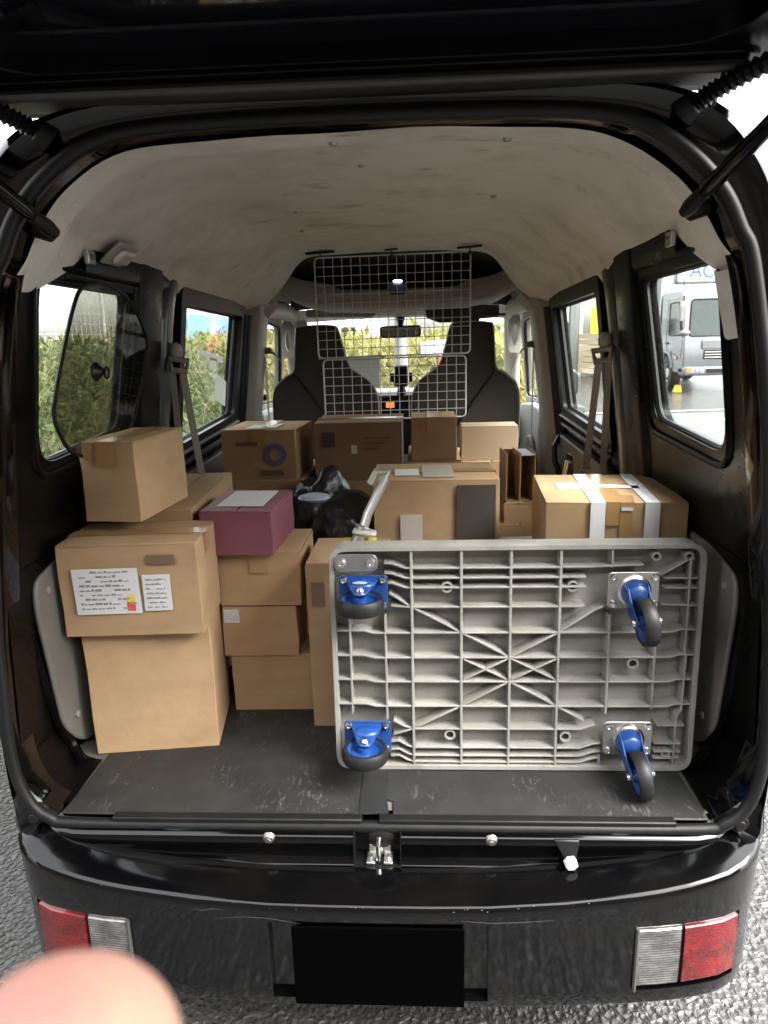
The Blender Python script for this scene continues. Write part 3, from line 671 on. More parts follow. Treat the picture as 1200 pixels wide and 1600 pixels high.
# header above the windscreen
b = MB(); b.grid([[(x, 2.62, 1.70) for x in xs], [(x, 2.68, 1.665) for x in xs], [(x, 2.78, 1.655-.02*(abs(x)/.6)**2) for x in xs], [(x, 2.82, 1.70) for x in xs]]); obj('windscreen_header', b, mat('header_trim', (.55, .54, .51), .6), van, smooth=60)
b = MB(); b.panel([(-.66, 0), (.66, 0), (.60, 1), (-.60, 1)], [], lambda x, t: (x, 3.22-.43*t, 1.08+.60*t), lambda x, t: (x, 3.224-.43*t, 1.083+.60*t)); obj('windscreen', b, CLEARGLASS, van, smooth=0)
for s in (-1, 1):
    b = MB()
    path = crom([(s*.635, 2.12, 1.69), (s*.615, 2.4, 1.70), (s*.60, 2.62, 1.685), (s*.61, 2.78, 1.64), (s*.635, 2.95, 1.45), (s*.67, 3.2, 1.10)], 5)
    b.tube(path, [.045]*len(path), 10); obj('front_pillar', b, BEIGE, van, smooth=70)
    # roof-side filler with the pale sticker card
    b = MB(); b.grid([[(s*.655, 1.96, 1.685), (s*.645, 2.3, 1.69), (s*.62, 2.62, 1.69)], [(s*.60, 1.97, 1.74), (s*.575, 2.25, 1.79), (s*.56, 2.62, 1.77)], [(s*.56, 1.98, 1.80), (s*.55, 2.25, 1.84), (s*.54, 2.62, 1.80)]]); obj('roof_side_trim', b, CABLINER, van, smooth=70)
    c0 = V((s*.556, 2.02, 1.672)); ax = V((s*.46, 0, .55)).normalized(); ay = V((s*.5, .15, -.45)).normalized()
    b = MB(); b.ext([c0-ax*.0+ay*-.045, c0+ax*.035-ay*.045, c0+ax*.035+ay*.04, c0-ax*.0+ay*.04], (0, .006, 0)); obj('grab_handle_cover', b, mat('pale_cover', (.62, .62, .59), .5), van, bevel=.002)
    # oval-holed pillar trim
    ov = [(.5*.055*cos(2*pi*k/18)+2.62, 1.552+.078*sin(2*pi*k/18)) for k in range(18)]
    b = MB(); b.panel(rpoly([(2.575, 1.42), (2.70, 1.42), (2.67, 1.655), (2.60, 1.655)], .03), [ov], lambda y, z, s=s: (s*(.60+(y-2.6)*.25), 2.6+(y-2.6)*.4, z), lambda y, z, s=s: (s*(.60+(y-2.6)*.25), 2.62+(y-2.6)*.4, z))
    b.v = [V((s*(.607+(p.y-2.6)*0), p.y, p.z)) if False else p for p in b.v]
    # face the cabin: widen in x
    b2 = MB(); b2.panel(rpoly([(-.032, -.10), (.032, -.10), (.040, .06), (.0, .11), (-.03, .07)], .02), [[(.017*cos(2*pi*k/18), .055*sin(2*pi*k/18)-.01) for k in range(18)]], lambda x, z, s=s: (s*.604+x*s*-1, 2.60, 1.555+z), lambda x, z, s=s: (s*.604+x*s*-1, 2.63, 1.555+z))
    obj('pillar_grip', b2, BEIGE, van, bevel=.004)
    # door mirror
    b = MB(); rows = []
    b.ext([(s*.84, 2.50, 1.215), (s*.905, 2.50, 1.215), (s*.925, 2.50, 1.25), (s*.925, 2.50, 1.34), (s*.90, 2.50, 1.37), (s*.84, 2.50, 1.365)], (0, .07, 0)); b.bx(s*.72, s*.86, 2.53, 2.56, 1.235, 1.27)
    dm = obj('door_mirror', b, PAINT, van, bevel=.016, seg=3)
    b = MB(); b.ext([(s*.848, 2.497, 1.232), (s*.90, 2.497, 1.232), (s*.912, 2.497, 1.26), (s*.912, 2.497, 1.33), (s*.895, 2.497, 1.352), (s*.848, 2.497, 1.35)], (0, .002, 0)); obj('mirror_glass', b, mat('mirror_silver', (.75, .78, .78), .03, 1), dm)
    # front door trim seen beside the seat
    b = MB(); pt = rpoly([(2.16, .66), (2.9, .66), (2.9, 1.16), (2.5, 1.20), (2.2, 1.20)], .06); b.ext([(s*(WX(1.1)-.01), y, z) for y, z in pt], (-s*.05, 0, 0)); dtr = obj('front_door_trim', b, mat('pale_door_trim', (.50, .49, .46), .5), van, bevel=.015, seg=3)
    b = MB(); b.ext([(s*(WX(1.1)-.062), y, z) for y, z in rpoly([(2.2, .78), (2.6, .78), (2.6, 1.0), (2.35, 1.06), (2.2, .95)], .06)], (-s*.02, 0, 0)); obj('door_pocket', b, BEIGE, dtr, bevel=.01)
# visors, mirror
b = MB(); b.ext(rpoly([(-.50, 2.60, 1.703), (-.135, 2.60, 1.700), (-.125, 2.60, 1.672), (-.15, 2.60, 1.655), (-.50, 2.60, 1.662)], .012), (0, .05, .0)); obj('sun_visor', b, mat('visor_cloth', (.30, .285, .255), .8, bump=(300, .3, .001)), van, bevel=.01)
b = MB(); b.ext(rpoly([(.13, 2.42, 1.700), (.50, 2.42, 1.695), (.50, 2.42, 1.635), (.20, 2.42, 1.615), (.135, 2.42, 1.64)], .012), (0, .03, 0)); vz = obj('sun_visor', b, mat('dark_visor_cloth', (.08, .07, .06), .8, bump=(300, .3, .001)), van, bevel=.008)
b = MB(); b.bx(.20, .40, 2.405, 2.418, 1.615, 1.635); b.bx(.44, .53, 2.40, 2.42, 1.64, 1.653); obj('visor_organiser', b, CABDARK, vz, bevel=.003)
b = MB(); b.ext(rpoly([(-.115, 2.72, 1.545), (.11, 2.72, 1.548), (.11, 2.72, 1.612), (-.115, 2.72, 1.61)], .02), (0, .02, 0)); rm = obj('rear_view_mirror', b, PLASTIC, van, bevel=.006, seg=3)
b = MB(); b.ext(rpoly([(-.105, 2.715, 1.553), (.10, 2.715, 1.556), (.10, 2.715, 1.604), (-.105, 2.715, 1.602)], .016), (0, .004, 0)); obj('mirror_glass', b, mat('dim_mirror', (.14, .14, .135), .1, .9), rm)
b = MB(); b.tube([(-.002, 2.735, 1.605), (-.002, 2.76, 1.66)], [.014, .026], 10); obj('mirror_stem', b, PLASTIC, rm)
# dashboard
b = MB(); b.bx(-.64, .64, 2.80, 3.16, 1.0, 1.245); ds = obj('dashboard', b, mat('dash_plastic', (.30, .29, .27), .6, n=(9, .4, (.24, .23, .215))), van, bevel=.03, seg=3)
b = MB(); b.bx(-.16, .16, 2.74, 2.79, .82, 1.235); obj('centre_console', b, mat('piano_black', (.012, .012, .014), .2), ds, bevel=.012)
b = MB(); b.bx(-.092, -.045, 2.732, 2.742, 1.165, 1.195); obj('orange_display', b, mat('orange_display', (.8, .2, .04), .4, emit=((1, .25, .05), .12)), ds, bevel=.002)
b = MB(); b.bx(.035, .11, 2.735, 2.742, 1.16, 1.2); obj('air_vent', b, PLASTIC, ds)
b = MB(); tor = [(.30+.17*cos(2*pi*k/28), 2.52+.17*sin(2*pi*k/28)*.5, 1.17+.17*sin(2*pi*k/28)*.86) for k in range(28)]; b.tube(tor, .014, 8, closed=True); b.cyl((.30, 2.52, 1.17), (.30, 2.72, 1.07), .04, .03); obj('steering_wheel', b, PLASTIC, van)
# seats
SL = [(421, 690), (421, 635), (423.7, 615), (429, 604), (444, 591), (457.6, 582), (461, 552.5), (464, 519.5), (468, 514.5), (493, 512), (523, 513), (530, 519.5), (537, 547), (546.5, 576), (563, 589), (577.7, 600), (587, 615), (590.5, 633), (590, 690)]
SEAT = [(-.564, 1.10), (-.564, 1.266), (-.557, 1.321), (-.542, 1.351), (-.50, 1.388), (-.462, 1.413), (-.453, 1.494), (-.445, 1.585), (-.434, 1.600), (-.364, 1.606), (-.280, 1.602), (-.261, 1.583), (-.241, 1.507), (-.214, 1.427), (-.167, 1.389), (-.125, 1.357), (-.099, 1.314), (-.089, 1.263), (-.089, 1.10)]
def make_seat(dx, mir):
    cxs = -.326
    pts = [((x-cxs)*mir, z) for x, z in SEAT]
    dense = crom([(x, 0, z) for x, z in pts], 3)
    pts = [(p.x, p.z) for p in dense]
    pts = [(pts[0][0], .80)]+pts+[(pts[-1][0], .80)]
    b = MB()
    def lay(y, k, kz=0): return [(dx+x*(1-k*.06)*(1 if z < 1.42 else 1), y+max(0, (z-1.1))*.05, .80+(z-.80)*(1-k*.012)) for x, z in pts]
    rows = [lay(1.895, 1.6), lay(1.888, .8), lay(1.900, .1), lay(1.93, 0), lay(1.97, .0), lay(1.985, .6)]
    b.grid(rows)
    k = len(pts)
    b.f.append(tuple(range(k))); b.f.append(tuple(range(5*k, 6*k))[::-1])
    st = obj('seat', b, FABRIC, van, smooth=50)
    b = MB(); b.tube([V(p)+V((0, -.002, 0)) for p in rows[3]][1:-1], .006, 6); obj('seat_edge_halo', b, mat('pale_halo', (.42, .40, .37), .6), st)  # pale tube imitating the bright halo along the seat outline
    b = MB(); b.bx(dx-.23, dx+.23, 1.98, 2.45, .95, 1.08); obj('seat_cushion', b, FABRIC, st, bevel=.04, seg=4)
    b = MB(); b.tube([(dx-mir*.13, 1.893+.012, 1.40), (dx-mir*.05, 1.889+.008, 1.29), (dx+mir*.06, 1.889, 1.13)], .003, 6); obj('seat_seam', b, RUBBER, st)
    return st
make_seat(-.326, 1)
make_seat(.300, -1)
# seat base box between cargo floor and cab
b = MB(); b.bx(-.60, .60, 2.0, 2.5, .582, .94); obj('seat_base', b, CABDARK, van, bevel=.02)

# ================================================================== things in the cab
def single(nm, mb, m, label, cat, group=None, **k):
    o = obj(nm, mb, m, **k); tag(o, label, cat, group)
    # move the origin to the base centre
    xs_ = [v.co for v in o.data.vertices]; c = V((sum(v.x for v in xs_)/len(xs_), sum(v.y for v in xs_)/len(xs_), min(v.z for v in xs_)))
    o.data.transform(M.Translation(-c)); o.location = c; o['_w'] = tuple(c)
    return o
b = MB(); b.box((-.21, 2.62, 1.365), (.19, .012, .15), M.Rotation(R(-12), 3, 'X')); 
single('clipboard', b, mat('off_white_board', (.66, .65, .62), .5), 'off white clipboard standing upright on the dashboard between the seats', 'clipboard', bevel=.004)
ph = thing('phone_holder', 'black phone holder standing on the dashboard beside the right seat', 'phone holder', (.0, 2.70, 1.237))
b = MB(); b.bx(-.038, .035, 2.66, 2.68, 1.285, 1.40); obj('cradle', b, PLASTIC, ph, bevel=.012, seg=3)
b = MB(); b.bx(-.062, -.04, 2.655, 2.675, 1.31, 1.36); b.bx(.038, .06, 2.655, 2.675, 1.31, 1.36); obj('clamp_arm', b, PLASTIC, ph, bevel=.005)
b = MB(); b.cyl((-.002, 2.70, 1.237), (-.002, 2.69, 1.30), .03, .015); obj('stand', b, PLASTIC, ph)
b = MB(); b.cyl((-.555, 2.74, 1.625), (-.555, 2.746, 1.625), .04, .04, 24)
single('round_sticker', b, mat('grey_sticker', (.45, .45, .43), .6), 'round grey sticker on the windscreen above the left seat', 'sticker')

# wire grid panels hung in front of the seats
def grid_panel(nm, label, x0, x1, z0, z1, nx, nz, y, tilt):
    t = thing(nm, label, 'wire panel', ((x0+x1)/2, y, z0), group='white wire grid panels behind the seats')
    P = lambda x, z, d=0: V((x, y+d, z+(x-x0)/(x1-x0)*tilt))
    b = MB(); b.tube([P(*q) for q in rpoly([(x0, z0), (x1, z0), (x1, z1), (x0, z1)], .02, 4)], .0032, 8, closed=True); obj('rim_wire', b, WIRE, t)
    for i in range(1, nx):
        x = lerp(x0, x1, i/nx); b = MB(); b.tube([P(x, z0), P(x, z1)], .0016, 5); obj('upright_wire', b, WIRE, t)
    for j in range(1, nz):
        z = lerp(z0, z1, j/nz); b = MB(); b.tube([P(x0, z, -.003), P(x1, z, -.003)], .0016, 5); obj('cross_wire', b, WIRE, t)
    return t
grid_panel('wire_grid_panel', 'large white wire grid panel hanging from the ceiling hooks', -.331, .311, 1.470, 1.874, 17, 11, 1.80, .008)
lg = grid_panel('wire_grid_panel', 'smaller white wire grid panel tied below the larger one', -.313, .294, 1.205, 1.462, 15, 7, 1.806, .006)
lg['category'] = 'wire panel'
b = MB(); b.tube([(-.33, 1.794, 1.469), (-.06, 1.794, 1.474)], .004, 8); b.ball((-.055, 1.793, 1.470), .008)
single('curtain_rod', b, mat('grey_rod', (.36, .35, .33), .4), 'thin grey rod clipped along the joint of the two wire panels', 'rod')
for x, ln, y in ((-.31, .12, 1.83), (-.012, .055, 1.80), (.305, .10, 1.79)):
    lb = {-.31: 'black ceiling hook bar holding the left corner of the wire panel', -.012: 'small black ceiling hook holding the middle of the wire panel', .305: 'black ceiling hook bar holding the right corner of the wire panel'}[x]
    t = thing('ceiling_hook', lb, 'hook', (x, y, 1.895), group='black hooks on the ceiling')
    b = MB(); b.box((x, y, 1.898), (ln, .022, .008), M.Rotation(R(-3), 3, 'Y')); obj('bar', b, PLASTIC, t, bevel=.002)
    b = MB(); b.tube([(x, y, 1.895), (x+.005, y-.015, 1.878), (x, y-.03, 1.866), (x-.004, y-.03, 1.88)], .003, 6); obj('hook', b, PLASTIC, t)

# mesh sunshade with suction cup on the left quarter window
SX = lambda z: -(WX(z)-.028)
t = thing('sunshade', 'black mesh sunshade stuck to the left rear side window', 'sunshade', (SX(1.35), .42, 1.30))
sh_o = crom([(.175, 1.42), (.197, 1.486), (.263, 1.629), (.317, 1.674), (.429, 1.684), (.56, 1.655), (.667, 1.578), (.684, 1.511), (.628, 1.40), (.566, 1.318), (.42, 1.29), (.265, 1.315), (.19, 1.38), (.175, 1.42)] and [(a, 0, c) for a, c in [(.175, 1.42), (.197, 1.486), (.263, 1.629), (.317, 1.674), (.429, 1.684), (.56, 1.655), (.667, 1.578), (.684, 1.511), (.628, 1.40), (.566, 1.318), (.42, 1.29), (.265, 1.315), (.19, 1.38), (.175, 1.42)]], 5)[:-1]
b = MB(); b.tube([(SX(p.z), p.x, p.z) for p in sh_o], .0045, 6, closed=True); obj('rim', b, RUBBER, t)
b = MB(); b.ext([(SX(p.z)-.0005, p.x, p.z) for p in sh_o], (.001, 0, 0)); obj('mesh', b, MESHSHADE, t, smooth=0)
c = V((SX(1.49), .375, 1.49))
b = MB(); b.lathe([(.022, -.004), (.023, .0), (.012, .010), (.007, .016), (.0001, .016), (.0001, -.004)], c, (1, 0, 0)); obj('suction_cup', b, PLASTIC, t)
b = MB(); b.tube([c+V((.018, .008+.012*cos(2*pi*k/16)+.006, .012*sin(2*pi*k/16)-.004)) for k in range(16)], .0028, 6, closed=True); obj('pull_ring', b, PLASTIC, t)
# slips of paper on the left sliding-door window
def slip(y0, y1, z0, z1, sk, label):
    b = MB(); P = lambda y, z: (-(WX(z)+.012), y, z+sk*(y-y0)); b.ext([P(y0, z0), P(y1, z0), P(y1, z1), P(y0, z1)], (.002, 0, 0))
    return single('paper_slip', b, THINPAPER, label, 'paper', 'paper slips on the left door window')
slip(1.52, 1.66, 1.33, 1.43, -.3, 'white paper slip lowest on the left sliding door window')
slip(1.30, 1.60, 1.50, 1.525, -.12, 'narrow white paper strip high on the left sliding door window')
slip(1.42, 1.52, 1.455, 1.495, -.1, 'small square white paper slip in the middle of the left sliding door window')

# ================================================================== cargo
MZ = .588
def matpiece(nm, poly, label, z0=FLOOR+.001, z1=MZ, m=MATRUB):
    b = MB(); b.ext([(x, y, z0) for x, y in poly], (0, 0, z1-z0)); return single(nm, b, m, label, 'floor mat', 'dark mats on the cargo floor', bevel=.002)
matpiece('cargo_mat', [(-.676, .006), (-.36, .003), (-.036, .006), (-.04, .17), (-.03, 1.6), (-.66, 1.6), (-.665, .30), (-.668, .12)], 'dark scuffed rubber mat on the left half of the cargo floor')
matpiece('cargo_mat', [(.028, .012), (.30, .004), (.669, .004), (.664, .155), (.655, 1.6), (.0, 1.6), (.008, .06), (.028, .055)], 'dark scuffed rubber mat on the right half of the cargo floor')
b = MB(); b.ext([(-.042, .006, MZ+.001), (.020, .010, MZ+.001), (.014, .06, MZ+.001), (.008, .30, MZ+.001), (-.046, .30, MZ+.001), (-.044, .14, MZ+.001)], (0, 0, .0015))
single('joint_tape', b, mat('black_cloth_tape', (.016, .016, .016), .38, n=(12, .5, (.024, .024, .023))), 'smooth black tape strip covering the joint of the two floor mats', 'tape')

b = MB(); rc = random.Random(11)
for k in range(50):
    x, y = rc.uniform(-.62, .63), .01+.42*rc.random()**1.5; r = rc.uniform(.0006, .0018); b.ball((x, y, MZ+.0006), r, 5, (rc.uniform(1, 2), 1, .5), 3)
o = obj('dust_specks', b, mat('pale_grit', (.09, .087, .08), .9), None); o['kind'] = 'stuff'; o['label'] = 'pale grit and dust specks scattered on the dark cargo mats'
def label_print(par, o, ux, uz, nrm, w_, h_, rows_=4):
    rows_ = int(rows_*1.8)
    """flat print on a paper label: bars of ink"""
    b = MB(); r_ = random.Random(int(w_*1e4))
    for k in range(rows_):
        zc = h_*(.5-(k+.7)/(rows_+.4)); x = -w_*.42
        while x < w_*.36:
            l = w_*r_.uniform(.03, .12); hh = h_*.028*r_.uniform(.7, 2.0)
            if r_.random() < .75:
                p = o+ux*x+uz*zc+nrm*.0012
                b.ext([p, p+ux*l, p+ux*l+uz*hh, p+uz*hh], nrm*.0003)
            x += l+w_*.02
    return obj('print', b, INK, par, local=True, smooth=0)

def carton(label, loc, w_, d_, h_, rz=0, m=None, nm='cardboard_box', cat='box', seam=True, tape=True, lab=None, crush=.002, seed=0):
    """loc = front-left-bottom corner; x = width, y = depth before rotation"""
    r_ = random.Random(seed*31+int(w_*1000)); m = m or CARD
    t = thing(nm, label, cat, loc, R(rz), group='cardboard boxes stacked in the cargo bay')
    q = lambda k=crush: r_.uniform(-k, k)
    b = MB(); n = 4; rows = []
    # four walls with slight bowing
    cc = [[(r_.uniform(-.0017, .0017), r_.uniform(-.0017, .0017)) for _ in range(4)] for _ in range(5)]
    def wall(z): 
        ptsw = []; lv_ = min(4, int(z/h_*4+.5))
        for (xa, ya), (xb, yb), (nx, ny) in (((0, 0), (w_, 0), (0, -1)), ((w_, 0), (w_, d_), (1, 0)), ((w_, d_), (0, d_), (0, 1)), ((0, d_), (0, 0), (-1, 0))):
            for k in range(4):
                u = k/4; bow = .0035*sin(pi*u)*sin(pi*z/h_)*r_.uniform(-.4, 1)
                e0 = cc[lv_][len(ptsw)//4]; e1 = cc[lv_][(len(ptsw)//4+1) % 4]
                ptsw.append((xa+(xb-xa)*u+nx*bow+lerp(e0[0], e1[0], u), ya+(yb-ya)*u+ny*bow+lerp(e0[1], e1[1], u), z))
        return ptsw
    b.grid([wall(z) for z in (0, h_*.3, h_*.65, h_-.004)], True)
    b.add(wall(0), [tuple(range(16))[::-1]])
    obj('carton_body', b, m, t, local=True, bevel=.002, fix=True)
    g_ = .0012
    if w_ >= d_: fl = (((0, 0), (w_, d_/2-g_)), ((0, d_/2+g_), (w_, d_)))
    else: fl = (((0, 0), (w_/2-g_, d_)), ((w_/2+g_, 0), (w_, d_)))
    for (xa, ya), (xb, yb) in fl:
        b = MB(); b.bx(xa+.001, xb-.001, ya+.001, yb-.001, h_-.0045, h_+q(.0008)); obj('flap', b, m, t, local=True, bevel=.0012)
    if tape:
        b = MB(); tw = .024
        if w_ >= d_: b.bx(-.001, w_+.001, d_/2-tw, d_/2+tw, h_+.0012, h_+.0018); b.bx(-.0016, -.0010, d_/2-tw, d_/2+tw, h_-.05, h_+.0015); b.bx(w_+.001, w_+.0016, d_/2-tw, d_/2+tw, h_-.05, h_+.0015)
        else: b.bx(w_/2-tw, w_/2+tw, -.0015, d_, h_+.0012, h_+.0018); b.bx(w_/2-tw, w_/2+tw, -.0050, -.0044, h_-.055, h_+.0015)
        obj('tape', b, TAPE, t, local=True)
    t['_dim'] = (w_, d_, h_)
    return t
def sheet(par, nm, m, p, ux, uz, w_, h_, nrm, th=.0008):
    p = V(p); ux = V(ux); uz = V(uz); nrm = V(nrm)
    b = MB(); b.ext([p, p+ux*w_, p+ux*w_+uz*h_, p+uz*h_], nrm*th); return obj(nm, b, m, par, local=True, smooth=0)
X_, Y_, Z_ = V((1, 0, 0)), V((0, 1, 0)), V((0, 0, 1)); NY = V((0, -1, 0))
FB = .0056     # how far prints sit in front of a bowed wall

# left stack
carton('large plain brown box at the bottom of the left stack', (-.695, .222, MZ), .292, .25, .316, 8, seed=1, tape=False)
b2 = carton('wide brown box with white shipping labels on the big plain box', (-.712, .19, .907), .31, .20, .215, 4, seed=2)
l1 = sheet(b2, 'shipping_label', WHITE, (.035, -FB, .055), X_, (Z_*.99+X_*-.03), .145, .108, NY)
label_print(l1, V((.105, -FB-.0008, .11)), X_, Z_, NY, .14, .10, 5)
l2 = sheet(b2, 'shipping_label', WHITE, (.186, -FB, .06), X_, Z_, .062, .085, NY); label_print(l2, V((.217, -FB-.0008, .10)), X_, Z_, NY, .055, .08, 4)
sheet(b2, 'red_mark', REDINK, (.148, -FB-.0010, .062), X_, Z_, .018, .02, NY); sheet(b2, 'yellow_mark', YELLOW, (.148, -FB-.0010, .083), X_, Z_, .018, .016, NY)
sheet(b2, 'print_mark', INKSOFT, (.20, -FB, .168), X_, Z_, .062, .022, NY, .0004)
carton('long brown box lying behind the labelled box', (-.645, .40, .592), .172, .50, .556, 3, seed=3, tape=False)
carton('tilted looking box on top of the left stack by the sunshade', (-.685, .30, 1.150), .135, .27, .185, -5, seed=4)
# second column
carton('plain brown box at the foot of the second column', (-.410, .432, MZ), .213, .20, .158, 1, seed=5, tape=False)
b7 = carton('brown box with a small label, second from the bottom of the second column', (-.424, .43, .747), .196, .20, .141, 1, seed=6, tape=False)
l3 = sheet(b7, 'shipping_label', WHITE, (.006, -FB, .095), X_, Z_, .04, .036, NY); label_print(l3, V((.026, -FB-.0008, .113)), X_, Z_, NY, .036, .03, 3)
carton('plain brown box directly under the pink box', (-.424, .428, .889), .212, .22, .143, 0, seed=7)
pk = carton('plum pink box with a white label on its lid', (-.452, .402, 1.0335), .182, .25, .112, -2, m=PINK, seed=8, tape=False)
l4 = sheet(pk, 'shipping_label', WHITE, (.03, .045, .1135), X_, Y_, .12, .18, Z_); 
# tall box behind the trolley
b9 = carton('tall pale brown box half hidden behind the platform truck', (-.186, .352, MZ), .20, .22, .437, 0, seed=9)
sheet(b9, 'print_mark', INKSOFT, (.012, -FB, .33), X_, Z_, .03, .06, NY, .0004)
# back row
carton('plain brown box lying under the circle-marked box', (-.62, 1.06, MZ), .33, .42, .502, 0, seed=20, tape=False)
b10 = carton('brown box printed with a dark circle, at the back left', (-.575, 1.085, 1.092), .255, .26, .168, -4, seed=10)
ringm = MB(); ringm.lathe([(.021, 0), (.038, 0), (.038, .0005), (.021, .0005)], (.185, -FB, .085), NY, 28); obj('circle_mark', ringm, BLUEINK, b10, local=True)
sheet(b10, 'print_mark', INKSOFT, (.05, -FB, .115), X_, Z_, .075, .012, NY, .0004); sheet(b10, 'print_mark', INKSOFT, (.13, -FB, .012), X_, Z_, .08, .02, NY, .0004)
sheet(b10, 'plastic_film', WHITE, (.08, .02, .1695), X_, Y_, .05, .10, Z_); sheet(b10, 'plastic_film', WHITE, (.15, .03, .1695), X_, Y_, .03, .12, Z_)
carton('brown box lying under the reddish box', (-.26, 1.10, MZ), .28, .40, .49, 0, seed=21, tape=False)
b11 = carton('reddish brown box in the middle of the back row', (-.262, 1.10, 1.08), .298, .26, .195, 0, m=CARDPINK, seed=11)
sheet(b11, 'print_mark', DARKPRINT, (.028, -FB, .115), X_, Z_, .042, .05, NY, .0004)
for k in range(3): sheet(b11, 'print_mark', INKSOFT, (.17, -FB, .14-k*.018), X_, Z_, .09-.02*k, .007, NY, .0004)
sheet(b11, 'arrow_mark', WHITE, (.125, -FB, .09), X_, Z_, .02, .03, NY, .0004)
carton('brown box lying under the narrow upright box', (.05, 1.20, MZ), .19, .36, .538, 0, seed=22, tape=False)
carton('narrow upright brown box in front of the right seat', (.065, 1.20, 1.128), .158, .20, .148, 0, seed=12)
carton('brown box lying under the flat tan box', (.25, 1.38, MZ), .23, .35, .50, 0, seed=23, tape=False)
carton('flat tan box at the foot of the right seat', (.252, 1.40, 1.09), .212, .12, .128, 0, seed=13, m=mat('tan_card', (.33, .235, .15), .8), tape=False)
# centre
b14 = carton('large box with a dark printed panel in the middle of the bay', (-.038, .652, MZ), .352, .265, .577, 1, seed=14)
sheet(b14, 'dark_panel', DARKPRINT, (.232, -FB, .01), X_, Z_, .108, .552, NY, .0004)
l5 = sheet(b14, 'shipping_label', mat('pinkish_label', (.55, .47, .43), .7), (.075, -FB, .37), X_, Z_, .062, .11, NY)
sheet(b14, 'plastic_film', WHITE, (.06, .06, .5785), X_, Y_, .07, .10, Z_); sheet(b14, 'plastic_film', mat('dull_film', (.42, .38, .32), .4), (.14, .03, .5785), X_, Y_, .09, .19, Z_)
# open carton and little items beside it
oc = thing('open_carton', 'small open carton standing on end beside the dark-panelled box', 'box', (.36, .90, 1.04), R(4), group='cardboard boxes stacked in the cargo bay')
for x in (0, .042, .088):
    b = MB(); b.bx(x, x+.004, 0, .12, 0, .155); obj('side_flap', b, CARD, oc, local=True, bevel=.001)
b = MB(); b.bx(0.005, .087, .116, .12, 0, .15); b.bx(.005, .087, .001, .115, .0, .004); obj('carton_body', b, CARDDARK, oc, local=True)
b = MB(); b.bx(.047, .087, .0, .115, .146, .150); obj('flap', b, WHITE, oc, local=True)
b16 = carton('small brown box with a white label on top, under the open carton', (.353, .895, .975), .095, .16, .063, 0, seed=16, tape=False)
sheet(b16, 'shipping_label', WHITE, (.004, .005, .0645), X_, Y_, .06, .09, Z_)
carton('low brown box under the small labelled boxes', (.335, .88, MZ), .14, .30, .385, 0, seed=17, tape=False)
en = thing('parcel_envelope', 'white and blue parcel envelope lying in front of the small boxes', 'envelope', (.335, .66, .92), R(3))
b = MB(); b.bx(0, .14, 0, .16, 0, .035); obj('envelope_body', b, mat('white_film', (.62, .63, .66), .4, bump=(18, .5, .01)), en, local=True, bevel=.012, seg=3)
sheet(en, 'blue_print', mat('pale_blue_print', (.36, .38, .62), .6), (.07, .02, .0358), X_, Y_, .06, .11, Z_)
carton('plain brown box carrying the parcel envelope', (.33, .64, MZ), .16, .2, .33, 0, seed=18, tape=False)
# taped box on the right
carton('plain brown box under the white-taped box', (.40, .385, MZ), .315, .36, .325, 0, seed=24, tape=False)
b18 = carton('brown box strapped with two white tapes on the right', (.391, .388, .914), .328, .345, .246, -4, seed=15, tape=True)
for x, x2 in ((.104, .006), (.228, .008)):
    b = MB(); w2 = .034; h2 = .2475
    b.ext([(x, -.0058, 0), (x+w2, -.0058, 0), (x+w2, -.0058, h2), (x, -.0058, h2)], (0, .0012, 0))
    b.ext([(x, -.006, h2), (x+w2, -.006, h2), (x+w2+x2, .343, h2), (x+x2, .343, h2)], (0, 0, .0008)); obj('white_strap', b, WTAPE, b18, local=True)
b = MB(); b.ext([(.15, .17, .2476), (.25, .15, .2476), (.25, .185, .2476), (.15, .205, .2476)], (0, 0, .0007)); obj('cross_tape', b, WTAPE, b18, local=True)
sheet(b18, 'shipping_label', WHITE, (.045, .15, .2476), X_, Y_, .06, .07, Z_)
b = MB(); b.ext([(.172, -.0058, .06), (.20, -.0058, .06), (.20, -.0058, .2472), (.172, -.0058, .2472)], (0, .001, 0)); b.ext([(.168, -.004, .2474), (.204, -.004, .2474), (.214, .07, .2474), (.170, .075, .2474)], (0, 0, .0006)); obj('tape', b, TAPE, b18, local=True)
sheet(b18, 'tape_end', WHITE, (.174, -.0068, .228), X_, Z_, .026, .008, NY)
# black bag heap between the stacks
def bag(label, c, r, sc, sd):
    bm = bmesh.new(); bmesh.ops.create_icosphere(bm, subdivisions=4, radius=1)
    from mathutils import noise
    for v in bm.verts:
        p = v.co.copy(); n_ = noise.noise(p*1.6+V((sd, 0, 0)))*.22+noise.ridged_multi_fractal(p*2.2+V((0, sd, 0)), 1, 2, 3, 1, 2)*.06
        v.co = V((p.x*sc[0], p.y*sc[1], max(p.z, -.72)*sc[2]))*r*(1+n_)
    zm = min(v.co.z for v in bm.verts)
    for v in bm.verts: v.co.z -= zm
    me = bpy.data.meshes.new('black_bag'); bm.to_mesh(me); bm.free(); me.materials.append(BAG)
    me.polygons.foreach_set('use_smooth', [True]*len(me.polygons))
    o = bpy.data.objects.new('black_bag', me); C.objects.link(o); o.location = c
    return tag(o, label, 'bag', 'black bags between the boxes')
carton('dark topped box under the black bags', (-.19, .66, MZ), .145, .36, .36, 0, seed=25, tape=False)
bag('shiny black bag heaped between the pink box and the large box', (-.135, .80, .945), .10, (1.05, 1.3, .80), 3.1)
bag('slack black bag behind the pink box', (-.215, .98, .60), .17, (.75, .7, 1.75), 9.7)
b = MB(); b.ball((-.215, .74, 1.10), .045, 14, (1.1, .9, .3)); 
single('plastic_packet', b, mat('white_blue_film', (.40, .42, .52), .35), 'crumpled white and blue packet lying on the black bag', 'packet')
